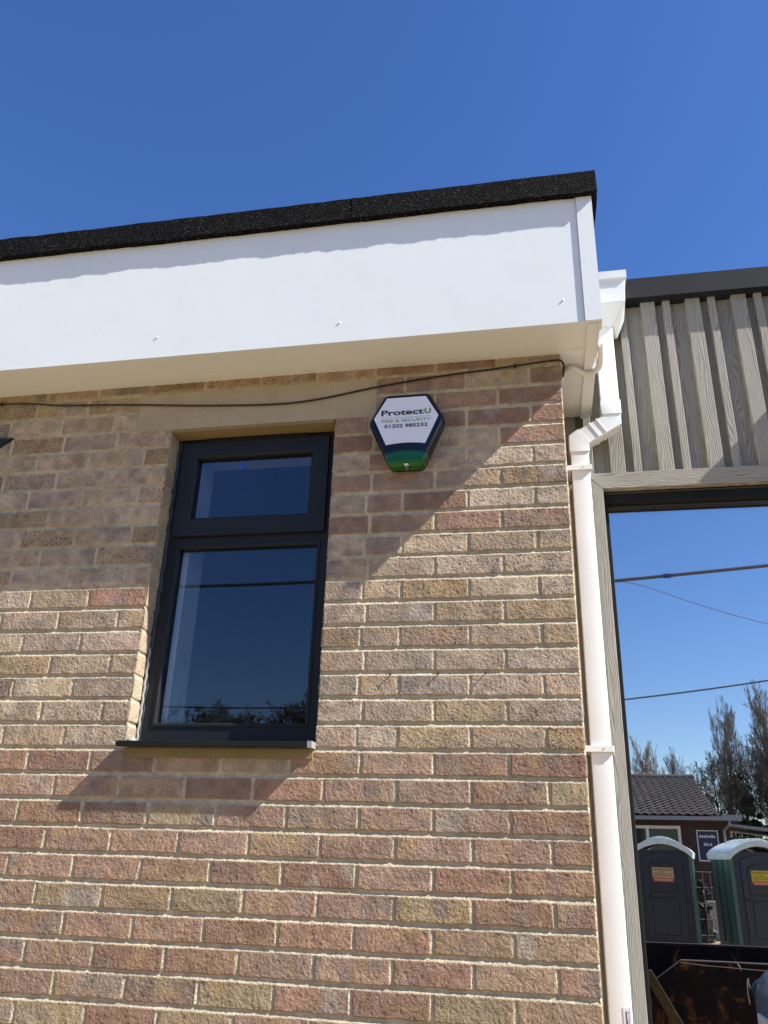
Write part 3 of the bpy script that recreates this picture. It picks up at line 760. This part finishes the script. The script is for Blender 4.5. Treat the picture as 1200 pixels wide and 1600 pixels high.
bm = NB(); prism(bm, [(-.9, HZ), (4.1, HZ), (3.6, G+.12), (-.4, G+.12)], -6.70, -6.67); prism(bm, [(.25, G+.25), (1.008, HZ), (4.1, HZ), (3.6, G+.12), (.25, G+.12)], -5.01, -4.98)
prism(bm, [(-.9, HZ), (-.87, HZ), (-.37, G+.12), (-.4, G+.12)], -6.66, -5.02); prism(bm, [(4.07, HZ), (4.1, HZ), (3.6, G+.12), (3.57, G+.12)], -6.66, -5.02); bx(bm, -.36, 3.56, -6.66, -5.02, G+.12, G+.15)
obj('hull', bm, SKIPM, SK)
bm = NB(); bx(bm, -.96, 4.16, -6.76, -6.66, HZ+.003, HZ+.022); bx(bm, 4.06, 4.16, -6.659, -5.031, HZ+.003, HZ+.022)
obj('rim', bm, simple('skip_rim', (.035, .016, .011), .6, .2), SK, bevel=.006)
bm = NB(); tube(bm, [(1.008, -4.99, HZ+.006), (4.1, -4.99, HZ+.006)], .008, 6); tube(bm, [(1.008, -4.99, HZ+.006), (.70, -4.99, G+.545), (.25, -4.99, G+.25)], .008, 6)
tube(bm, [(1.0, -4.965, G+.745), (1.2, -4.965, G+.73), (2.2, -4.965, G+.695)], .003, 5); tube(bm, [(1.48, -4.965, G+.76), (1.50, -4.96, G+.73), (1.505, -4.965, G+.70)], .004, 5)
obj('weld_rib', bm, simple('worn_steel', (.22, .17, .15), .4, .3), SK)
for x in (.2, 2.9):
    bm = NB(); tube(bm, [(x, -4.98, G+.6), (x, -4.85, G+.6)], .035, 12); tube(bm, [(x, -4.85, G+.6), (x, -4.83, G+.6)], .055, 12); obj('lifting_lug', bm, simple('lug_steel', (.05, .03, .02), .6, .4), SK)
bm = NB(); bx(bm, -.04, .04, -.02, .02, 0, .76)
bmesh.ops.rotate(bm, verts=bm.verts[:], matrix=Matrix.Rotation(R(-30), 3, 'Y')); bmesh.ops.translate(bm, verts=bm.verts[:], vec=(1.07, -4.80, G+.02))
o = obj('timber_plank', bm, simple('weathered_plank', (.085, .052, .02), .85, var=.4, sc=14), bevel=.003)
tag(o, 'brown timber plank leaning against the front of the skip', 'plank')

# ------------------------------------------------------------------ car
CARP = Mt('car_paint'); CARP.base((.22, .28, .36), .25, .2, .6); CARP.b.inputs['Coat Weight'].default_value = .8; CARP.bump(CARP.noise(CARP.co(), 900, 1), .02, .0005); CARP = CARP.m
CK = empty('parked_car', (3.3, -3.1, G), 'blue-grey parked car with a dark headlight and rounded bonnet beside the skip', 'car')
st = [  # x, half width, sill z, waist z, top z
 (1.20, .52, .30, .60, .66), (1.26, .70, .22, .72, .80), (1.40, .82, .20, .80, .90), (1.75, .87, .20, .86, .97), (2.15, .88, .20, .90, 1.02),
 (2.75, .88, .20, .93, 1.04), (3.6, .88, .20, .94, 1.05), (4.4, .87, .20, .95, 1.05), (4.95, .84, .22, .94, 1.03), (5.18, .76, .28, .86, .96), (5.24, .62, .36, .74, .84)]
bm = NB(); rg = []
for x, hw, zs, zw, zt in st:
    half = [(0, zs), (hw*.85, zs), (hw*.97, zs+.10), (hw, (zs+zw)/2+.05), (hw*.985, zw), (hw*.90, zt-.035), (hw*.6, zt+.012), (0, zt+.03)]
    full = half + [(-a, b_) for a, b_ in half[-2:0:-1]]
    rg.append([bm.verts.new((x, -3.1+a, G+b_)) for a, b_ in full])
for a_, b_ in zip(rg, rg[1:]):
    n = len(a_)
    for i in range(n): bm.faces.new((a_[i], a_[(i+1)%n], b_[(i+1)%n], b_[i]))
bm.faces.new(rg[0]); bm.faces.new(rg[-1]); bmesh.ops.recalc_face_normals(bm, faces=bm.faces[:])
bo = obj('body', bm, CARP, CK, smooth=True); sd = bo.modifiers.new('s', 'SUBSURF'); sd.levels = 2; sd.render_levels = 2
bm = NB(); cab = [(2.15, 1.02), (2.85, 1.44), (3.3, 1.50), (4.3, 1.47), (4.95, 1.05)]
A_ = [[bm.verts.new((x, -3.1+s*(.78 if z < 1.1 else .60), G+z)) for x, z in cab] for s in (-1, 1)]
for i in range(4): bm.faces.new((A_[0][i], A_[0][i+1], A_[1][i+1], A_[1][i]))
bm.faces.new(A_[0]); bm.faces.new(A_[1][::-1]); bmesh.ops.recalc_face_normals(bm, faces=bm.faces[:])
obj('windows', bm, simple('car_glass', (.01, .012, .014), .05), CK, bevel=.03, seg=2)
bm = NB(); prism(bm, [(a_, G+b_) for a_, b_ in ((2.86, 1.442), (3.3, 1.505), (4.28, 1.475), (4.28, 1.50), (3.3, 1.53), (2.84, 1.465))], -3.1-.58, -3.1+.58); obj('roof', bm, CARP, CK, bevel=.01)

TY = simple('tyre_rubber', (.015, .015, .015), .85); RM = simple('alloy_rim', (.35, .36, .38), .35, .9)
for x in (1.98, 4.42):
    for s in (-1, 1):
        y = -3.1+s*.86
        bm = NB(); bmesh.ops.create_cone(bm, cap_ends=True, segments=32, radius1=.325, radius2=.325, depth=.20)
        bmesh.ops.rotate(bm, verts=bm.verts[:], matrix=Matrix.Rotation(R(90), 3, 'X')); bmesh.ops.translate(bm, verts=bm.verts[:], vec=(x, y-s*.07, G+.325))
        wl = obj('wheel', bm, TY, CK, bevel=.025, seg=2)
        bm = NB(); bmesh.ops.create_cone(bm, cap_ends=True, segments=24, radius1=.21, radius2=.17, depth=.03)
        bmesh.ops.rotate(bm, verts=bm.verts[:], matrix=Matrix.Rotation(R(90*s*-1), 3, 'X')); bmesh.ops.translate(bm, verts=bm.verts[:], vec=(x, y+s*.04, G+.325))
        obj('rim', bm, RM, wl)
LMP = simple('dark_headlight', (.004, .005, .010), .3, spec=.2); LED = simple('headlight_chrome', (.55, .58, .62), .2, .8)
for s in (-1, 1):
    y = -3.1+s*.62
    bm = NB(); bmesh.ops.create_uvsphere(bm, u_segments=20, v_segments=12, radius=1)
    bmesh.ops.scale(bm, vec=(.17, .20, .12), verts=bm.verts[:]); bmesh.ops.rotate(bm, verts=bm.verts[:], matrix=Matrix.Rotation(R(-35*s), 3, 'Z'))
    bmesh.ops.translate(bm, verts=bm.verts[:], vec=(1.40, y+s*.05, G+.67)); hl = obj('headlight', bm, LMP, CK, smooth=True)
    bm = NB(); tube(bm, smoothpts([(1.235, y+s*.16, G+.585), (1.225, y+s*.13, G+.68), (1.235, y+s*.12, G+.755), (1.255, y+s*.19, G+.70), (1.30, y+s*.25, G+.60)]), .005, 6)
    obj('light_guide', bm, LED, hl)
bm = NB(); bx(bm, 1.175, 1.22, -3.5, -2.7, G+.33, G+.50); obj('grille', bm, BLACKP, CK, bevel=.01)
bm = NB(); bx(bm, 1.170, 1.19, -3.36, -2.84, G+.51, G+.60); obj('number_plate', bm, simple('plate_white', (.7, .7, .7), .4), CK, bevel=.004)

CK.location.x += .10

# ------------------------------------------------------------------ bungalow
HB = empty('bungalow', (.5, -25.5, G), 'red brick bungalow with brown tiled roof and grey gutter beyond the toilets', 'house')
m = Mt('red_brick'); bt = m.new('ShaderNodeTexBrick'); m.ln(m.co((1, 1, 1)), bt.inputs[0])
rot = m.co(); mp2 = m.new('ShaderNodeMapping'); m.ln(rot, mp2.inputs[0]); mp2.inputs['Rotation'].default_value = (R(90), 0, 0); m.ln(mp2.outputs[0], bt.inputs[0])
bt.inputs['Scale'].default_value = 1; bt.inputs['Brick Width'].default_value = .225; bt.inputs['Row Height'].default_value = .075; bt.inputs['Mortar Size'].default_value = .008
bt.inputs['Color1'].default_value = (.055, .023, .018, 1); bt.inputs['Color2'].default_value = (.042, .019, .016, 1); bt.inputs['Mortar'].default_value = (.06, .05, .044, 1)
m.base(bt.outputs[0], .9); RB = m.m
GUT = simple('grey_gutter', (.26, .28, .30), .4); UPV = simple('white_window_frame', (.7, .7, .7), .4); HG = simple('house_glass', (.015, .02, .022), .06)
bm = NB(); bx(bm, -4.5, 5.0, -29.4, -22.4, G, G+2.82); obj('wall', bm, RB, HB)
m = Mt('roof_tile'); v = m.co(); m.base(m.ramp(m.noise(v, 3, 7, .7), (.3, (.07, .058, .048)), (.7, (.13, .108, .09))), .9); TILE = m.m
bm = NB(); nrow, nx = 17, 40
for side in (1, -1):
    for r in range(nrow):
        for k in range(nx):
            t0 = r/nrow; t1 = (r+1.12)/nrow
            y0 = -25.9 + side*3.95*(1-t0); y1 = -25.9 + side*3.95*(1-min(t1, 1))
            z0 = 2.93+1.42*t0; z1 = 2.93+1.42*min(t1, 1)
            x0 = -4.7 + k*9.4/nx + (r % 2)*.0; xw = 9.4/nx
            p = [(x0, 0), (x0+xw*.35, .035), (x0+xw*.7, .0), (x0+xw, -.015)]
            a_ = [bm.verts.new((x, y0, G+z0+.045+h)) for x, h in p]; b_ = [bm.verts.new((x, y1, G+z1+h)) for x, h in p]; c_ = [bm.verts.new((x, y0, G+z0-.0+h)) for x, h in p]
            for i in range(3): bm.faces.new((a_[i], a_[i+1], b_[i+1], b_[i])); bm.faces.new((c_[i], c_[i+1], a_[i+1], a_[i]))
rf = obj('roof', bm, TILE, HB)
bm = NB(); tube(bm, [(-4.75, -25.9, G+4.34), (4.75, -25.9, G+4.34)], .10, 10); obj('ridge', bm, TILE, rf)
bm = NB(); prism(bm, [(-29.4, G+2.82), (-22.4, G+2.82), (-25.9, G+4.2)], 4.60, 4.66, 'x'); obj('gable', bm, RB, HB); bm = NB(); prism(bm, [(-29.4, G+2.82), (-22.4, G+2.82), (-25.9, G+4.2)], -4.66, -4.60, 'x'); obj('gable', bm, RB, HB)
bm = NB(); bx(bm, -4.8, 5.25, -22.0, -21.85, G+2.80, G+2.90); bx(bm, -4.8, 5.25, -22.4, -22.0, G+2.825, G+2.845); bx(bm, 4.76, 5.30, -26, -22.0, G+2.90, G+2.96); obj('gutter', bm, GUT, HB, bevel=.02)
bm = NB(); tube(bm, [(4.92, -21.93, G+2.8), (4.92, -21.95, G+2.7), (4.82, -22.3, G+2.55), (4.82, -22.33, G+.1)], .035, 10); obj('downpipe', bm, GUT, HB)
for x0, x1 in ((1.1, 3.65), (-3.6, -1.4)):
    bm = NB(); ring(bm, (x0, x1, G+1.5, G+2.66), (x0+.08, x1-.08, G+1.58, G+2.58), .0, .06); bmesh.ops.translate(bm, verts=bm.verts[:], vec=(0, -22.40, 0))
    for t in (.62,): bx(bm, x0+(x1-x0)*t, x0+(x1-x0)*t+.08, -22.40, -22.345, G+1.581, G+2.579)
    bx(bm, x0+.6, x0+.66, -22.40, -22.345, G+1.581, G+2.579)
    wn = obj('window', bm, UPV, HB); bm = NB(); bx(bm, x0+.05, x1-.05, -22.41, -22.38, G+1.55, G+2.6); obj('pane', bm, HG, wn)
bm = NB(); bx(bm, 4.08, 4.66, -22.40, -22.36, G+1.75, G+2.56); sg = obj('sign_frame', bm, UPV, HB, bevel=.006)
bm = NB(); bx(bm, 4.11, 4.63, -22.362, -22.35, G+1.78, G+2.53); obj('sign_face', bm, simple('sign_blue', (.010, .016, .075), .4), sg)
bm = NB(); g = random.Random(9)
for k in range(8): x = 4.15+.055*k; bx(bm, x, x+.04, -22.349, -22.345, G+2.36, G+2.36+g.uniform(.05, .08))
obj('sign_print', bm, UPV, sg); bm = NB()
for k in range(4): x = 4.25+.06*k; bx(bm, x, x+.035, -22.349, -22.345, G+2.15, G+2.15+g.uniform(.05, .1))
obj('sign_print', bm, UPV, sg)
# lean-to on the far right
LT = empty('lean_to', (6.2, -24, G), 'low dark lean-to with grey sloping roof right of the bungalow', 'shed')
bm = NB(); prism(bm, [(5.1, G+2.70), (8.2, G+2.40), (8.2, G+2.48), (5.1, G+2.78)], -25.6, -23.0); obj('roof', bm, GUT, LT)
bm = NB(); bx(bm, 5.15, 8.1, -25.5, -23.3, G, G+2.39); obj('wall', bm, RB, LT)

# ------------------------------------------------------------------ mesh fence and low wall seen between the toilets
MF = empty('mesh_fence', (3.2, -17.4, G), 'galvanised wire mesh site fence behind the portable toilets', 'fence')
ZN = simple('galvanised_wire', (.16, .165, .17), .5, .6)
bm = NB()
for k in range(60): tube(bm, [(-1.5+.16*k, -17.4, G+.15), (-1.5+.16*k, -17.4, G+1.5)], .006, 4)
for k in range(5): tube(bm, [(-1.5, -17.395, G+.2+.32*k), (8, -17.395, G+.2+.32*k)], .008, 4)
obj('wire_panel', bm, ZN, MF)
for x in (-1.5, 1.9, 5.1, 8.0): bm = NB(); tube(bm, [(x, -17.42, G), (x, -17.42, G+1.6)], .025, 8); obj('post', bm, ZN, MF)
bm = NB(); bx(bm, -3, 9, -19.2, -19.0, G, G+.78); bx(bm, -3, 9, -19.23, -18.97, G+.785, G+.84)
tag(obj('low_wall', bm, simple('pale_render', (.42, .40, .36), .9)), 'low pale rendered wall behind the mesh fence', 'wall')

# ------------------------------------------------------------------ overhead cables and their poles
OC = simple('grey_cable', (.10, .10, .11), .6); POLE = simple('creosoted_pole', (.09, .06, .04), .9)
def pole(x, y, h, label):
    t = empty('utility_pole', (x, y, G), label, 'pole', 'wooden poles carrying the overhead cables')
    bm = NB(); tube(bm, [(x, y, G), (x, y, G+h)], .14, 12, .10); obj('shaft', bm, POLE, t, smooth=True)
    bm = NB(); bx(bm, x-.5, x+.5, y-.05, y+.05, G+h-.4, G+h-.3); obj('crossarm', bm, POLE, t, bevel=.01)
    for k in (-.4, .4): bm = NB(); tube(bm, [(x+k, y, G+h-.3), (x+k, y, G+h-.18)], .03, 8); obj('insulator', bm, PIPE, t)
def sag(p0, p1, s, n=24):
    p0, p1 = Vector(p0), Vector(p1)
    return [p0.lerp(p1, k/n) - Vector((0, 0, s*4*(k/n)*(1-k/n))) for k in range(n+1)]
c1 = np.polyfit([-5.589, -3.233, 1.014, 2.075, 3.12], [5.144, 5.122, 5.350, 5.40, 5.476], 2)
c2 = np.polyfit([-5.33, -3.2, 1.006, 2.885], [3.41, 3.36, 3.665, 3.879], 2)
XS = np.linspace(-15, 12, 70)
pole(12, -8, float(np.polyval(c1, 12))+.3, 'wooden pole to the right of the yard, nearest the buildings'); pole(-15, -8, float(np.polyval(c1, -15))+.3, 'wooden pole to the left of the yard')
bm = NB(); tube(bm, [(x, -8, G+float(np.polyval(c1, x))) for x in XS], .026, 8)
oc = tag(obj('overhead_cable', bm, OC, smooth=True), 'thick grey bundled overhead cable, the thickest line crossing both panes', 'cable', 'overhead cables')
bm = NB(); z_ = G+float(np.polyval(c1, 1.75)); tube(bm, [(1.70, -8, z_-.002), (1.80, -8, z_+.002)], .036, 8); obj('blue_sleeve', bm, simple('blue_sleeve', (.02, .06, .2), .5), oc)
bm = NB(); tube(bm, [(x, -8.1, G+float(np.polyval(c2, x))) for x in XS], .0115, 6)
tag(obj('overhead_cable', bm, OC, smooth=True), 'single dark overhead cable just above the treetops in both windows', 'cable', 'overhead cables')
bm = NB(); tube(bm, smoothpts([(.6, -8.05, G+5.33), (1.25, -8.05, G+5.30), (2.1, -8.05, G+4.97), (3.0, -8.05, G+4.66), (5, -8.05, G+4.1), (12, -8.05, G+3.0)], 8), .0045, 5)
tag(obj('overhead_cable', bm, OC, smooth=True), 'thinnest overhead wire sloping down to the right in the shop window', 'cable', 'overhead cables')

# ------------------------------------------------------------------ bare trees
BARK = simple('pale_bark', (.12, .095, .075), .9, var=.3, sc=3); BARK2 = simple('dark_bark', (.050, .042, .034), .95, var=.3, sc=3); TWIG = simple('twig_bark', (.24, .195, .14), .95); TWIG2 = simple('dark_twig', (.13, .108, .080), .95)
m = Mt('ivy_leaf'); v = m.co(); m.base(m.ramp(m.noise(v, 1.4, 4), (.3, (.028, .036, .018)), (.7, (.055, .065, .03))), .6); IVY = m.m
m = Mt('budding_scrub'); v = m.co(); m.base(m.ramp(m.noise(v, .8, 4), (.3, (.055, .052, .035)), (.7, (.085, .085, .045))), .85); SCRUB = m.m
def grow(seed, H, upright, nmain, lev, spread, trunk_r, tw=.009):
    g = random.Random(seed); segs = [[], []]
    def rv(): return Vector((g.gauss(0, 1), g.gauss(0, 1), g.gauss(0, 1))).normalized()
    def branch(p, d, L, r, l):
        n = 5 if l == 0 else 3; q = p
        pts = [p]
        for k in range(n):
            d = (d + rv()*(.06 if l == 0 else .16) + Vector((0, 0, upright*.22 if l else 0))).normalized(); q = q + d*(L/n); pts.append(q)
        for k in range(n):
            r0 = r*(1-.8*k/n); r1 = r*(1-.8*(k+1)/n); segs[0 if l < 2 else 1].append((pts[k], pts[k+1], max(r0, tw), max(r1, tw*.7)))
        if l >= lev: return
        m_ = nmain if l == 0 else (12 if l == 1 else 8)
        for k in range(m_):
            t = g.uniform(.16 if l == 0 else .2, 1); i = min(n-1, int(t*n)); base = pts[i].lerp(pts[i+1], t*n-i)
            ax = (pts[i+1]-pts[i]).normalized(); o_ = rv(); o_ = (o_ - ax*o_.dot(ax)).normalized()
            ang = spread*g.uniform(.7, 1.3)
            nd = (ax*math.cos(ang)+o_*math.sin(ang)).normalized()
            LL = L*(.50*(1.15-t*.75) if l == 0 else .42*(1.2-.6*t))*g.uniform(.75, 1.25)
            branch(base, nd, LL, r*(.34 if l == 0 else .45)*(1.1-.6*t), l+1)
    branch(Vector((0, 0, 0)), Vector((0, 0, 1)), H, trunk_r, 0)
    out = []
    for ss in segs:
        V, F = [], []
        if ss:
            for a, b_, r0, r1 in ss:
                d = (b_-a).normalized(); u = d.orthogonal().normalized(); w_ = d.cross(u); o = len(V)
                for P_, rr in ((a, r0), (b_, r1)):
                    for k in range(3): t = k*2.094; V.append(P_+(u*math.cos(t)+w_*math.sin(t))*rr)
                for k in range(3): F.append((o+k, o+(k+1)%3, o+3+(k+1)%3, o+3+k))
        me = bpy.data.meshes.new('tree_part'); me.from_pydata([tuple(x) for x in V], [], F); out.append(me)
    return out, segs
def leaves(seed, n, fn, size):
    g = np.random.default_rng(seed); P_ = fn(g, n)
    a = g.normal(size=(n, 3)); a /= np.linalg.norm(a, axis=1)[:, None]; b_ = np.cross(a, g.normal(size=(n, 3))); b_ /= np.linalg.norm(b_, axis=1)[:, None]
    s = size*g.uniform(.5, 1.3, (n, 1)); V = np.stack([P_-a*s, P_-b_*s*.6, P_+a*s, P_+b_*s*.6], 1).reshape(-1, 3)
    return V, np.arange(4*n).reshape(n, 4)
protos = {'poplar': grow(3, 9.5, .8, 44, 3, .62, .20, .014)[0], 'poplar2': grow(8, 9.0, .75, 44, 3, .66, .18, .014)[0], 'broad': grow(5, 7.5, .2, 34, 3, .95, .22, .016)[0], 'broad2': grow(13, 7.2, .25, 34, 3, .9, .22, .016)[0]}
PH = {k: (max(v.co.z for me_ in ms for v in me_.vertices), max((v.co.xy.length for me_ in ms for v in me_.vertices))) for k, ms in protos.items()}
for k, ms in protos.items():
    for me_, mt_ in zip(ms, (BARK, TWIG) if 'pop' in k else (BARK2, TWIG2)): me_.materials.append(mt_)
def tree(kind, x, y, h, wid, rz, label, group=None):
    t = bpy.data.objects.new('bare_tree', None); COL.objects.link(t); t.location = (x, y, G); t.rotation_euler.z = rz
    k = wid/PH[kind][1]; t.scale = (k, k, h/PH[kind][0])
    tag(t, label, 'tree', group)
    for nm, me_ in zip(('trunk', 'crown'), protos[kind]):
        o = bpy.data.objects.new(nm, me_); COL.objects.link(o); o.parent = t
    return t
tree('poplar', 8.6, -40, 9.7, 1.9, .3, 'tall bare upright tree, second from the right in the shop window')
tree('poplar2', 11.3, -41, 10.6, 2.3, 1.9, 'tall bare upright tree at the right edge of the shop window')
tree('poplar2', 5.1, -40, 7.8, 1.6, 2.9, 'small pale bare tree above the left end of the tiled roof')
tree('poplar', 6.3, -41, 7.4, 1.4, 4.1, 'small pale bare tree above the middle of the tiled roof')
# evergreen / ivy-clad growth beneath the tall trees
def ivy(x, y, rx, rz_, h, seed, n, label, mat=IVY, size=.09, grp='dark scrub beyond the bungalow'):
    t = empty('ivy_tree', (x, y, G), label, 'tree', grp)
    bm = NB(); tube(bm, [(x, y, G), (x+.1, y, G+h*.35), (x, y, G+h*.7)], .22, 8, .06); 
    for k in range(5): a = k*1.26+seed; tube(bm, [(x, y, G+h*.2+.1*k), (x+rx*.5*math.cos(a), y+rx*.5*math.sin(a), G+h*.6)], .08, 6, .02)
    obj('trunk', bm, BARK2, t)
    def fn(g, n):
        k = 34; cc = np.stack([g.normal(0, rx*.42, k), g.normal(0, rx*.42, k), g.uniform(.12, .96, k)*h], 1); cc[:, :2] *= (1.15-cc[:, 2:3]/h*.75)
        i = g.integers(0, k, n); r = g.uniform(.3, 1.0, k)[i][:, None]*rx*.42
        d = g.normal(size=(n, 3)); d /= np.linalg.norm(d, axis=1)[:, None]
        p = cc[i] + d*r*g.uniform(.55, 1.15, (n, 1))**.6*np.array([1, 1, .9]); p[:, 2] = np.clip(p[:, 2], .05, None)
        return p + np.array([x, y, G])
    V, F = leaves(seed, n, fn, size); np_mesh('crown', V, F, mat, t)
ivy(9.0, -38.6, 1.0, 0, 6.0, 3, 16000, 'dark ivy-covered trunk growth under the tallest bare tree', size=.05)
ivy(11.3, -38.0, 1.7, 0, 5.8, 7, 16000, 'dark ivy-covered growth at the right edge of the shop window', size=.05)
ivy(7.4, -39.5, 1.2, 0, 5.3, 9, 12000, 'brownish budding bush between the bungalow roof and the ivy tree', SCRUB, .045)
ivy(10.1, -37.0, 1.5, 0, 5.6, 12, 12000, 'brownish scrub in front of the gap between the ivy trees', SCRUB, .045)
ivy(13.6, -38.0, 2.2, 0, 6.0, 15, 9000, 'dark ivy-covered growth farthest right in the row', size=.06)
ivy(5.6, -42, 1.8, 0, 6.2, 21, 9000, 'olive budding bush behind the middle of the tiled roof', SCRUB, .045)
ivy(3.0, -42, 2.2, 0, 6.2, 23, 9000, 'olive budding bush behind the left part of the roof', SCRUB, .045)
for x, y, h, wd, rz, lb in ((7.9, -38.5, 7.0, 2.3, .5, 'rounded bare thicket tree just right of the bungalow roof'), (9.9, -38, 7.6, 2.6, 2.2, 'rounded bare thicket tree between the two tall trees'), (12.3, -38.5, 8.2, 2.8, 3.7, 'rounded bare thicket tree beyond the right edge tree')):
    tree('broad', x, y, h, wd, rz, lb, 'thicket trees beyond the bungalow')
ivy(3.35, -18.3, .28, 0, 1.35, 25, 1800, 'small dark green shrub behind the mesh fence', IVY, .04, 'shrubs')
# tree belt reflected in the small window
names = ['leftmost', 'second from the left', 'third from the left', 'middle', 'third from the right', 'second from the right', 'rightmost']
for k, (x, h) in enumerate(((-22.0, 8.9), (-20.2, 9.3), (-18.4, 9.5), (-16.7, 9.3), (-14.9, 9.5), (-13.1, 9.4), (-11.3, 9.6))):
    tree('broad' if k % 2 else 'broad2', x, -40 - (k*7 % 3), h, 4.6, k*1.3, f'dark bare spreading tree, {names[k]} of the row in the small window', 'bare trees reflected in the small window')
m = Mt('far_hedge'); v = m.co(); m.base(m.ramp(m.noise(v, .6, 5), (.3, (.030, .030, .022)), (.7, (.06, .058, .04))), .9)
def hedge_fn(g, n):
    x = g.uniform(-60, 50, n); hh = 2.9 + .8*np.sin(x*.35) + .5*np.sin(x*1.3+1); return np.stack([x, g.normal(-46, 1.2, n), G+g.uniform(0, 1, n)**.7*hh], 1)
V, F = leaves(77, 60000, hedge_fn, .16)
tag(np_mesh('far_scrub', V, F, m.m), 'continuous band of dark winter scrub on the horizon', kind='stuff')
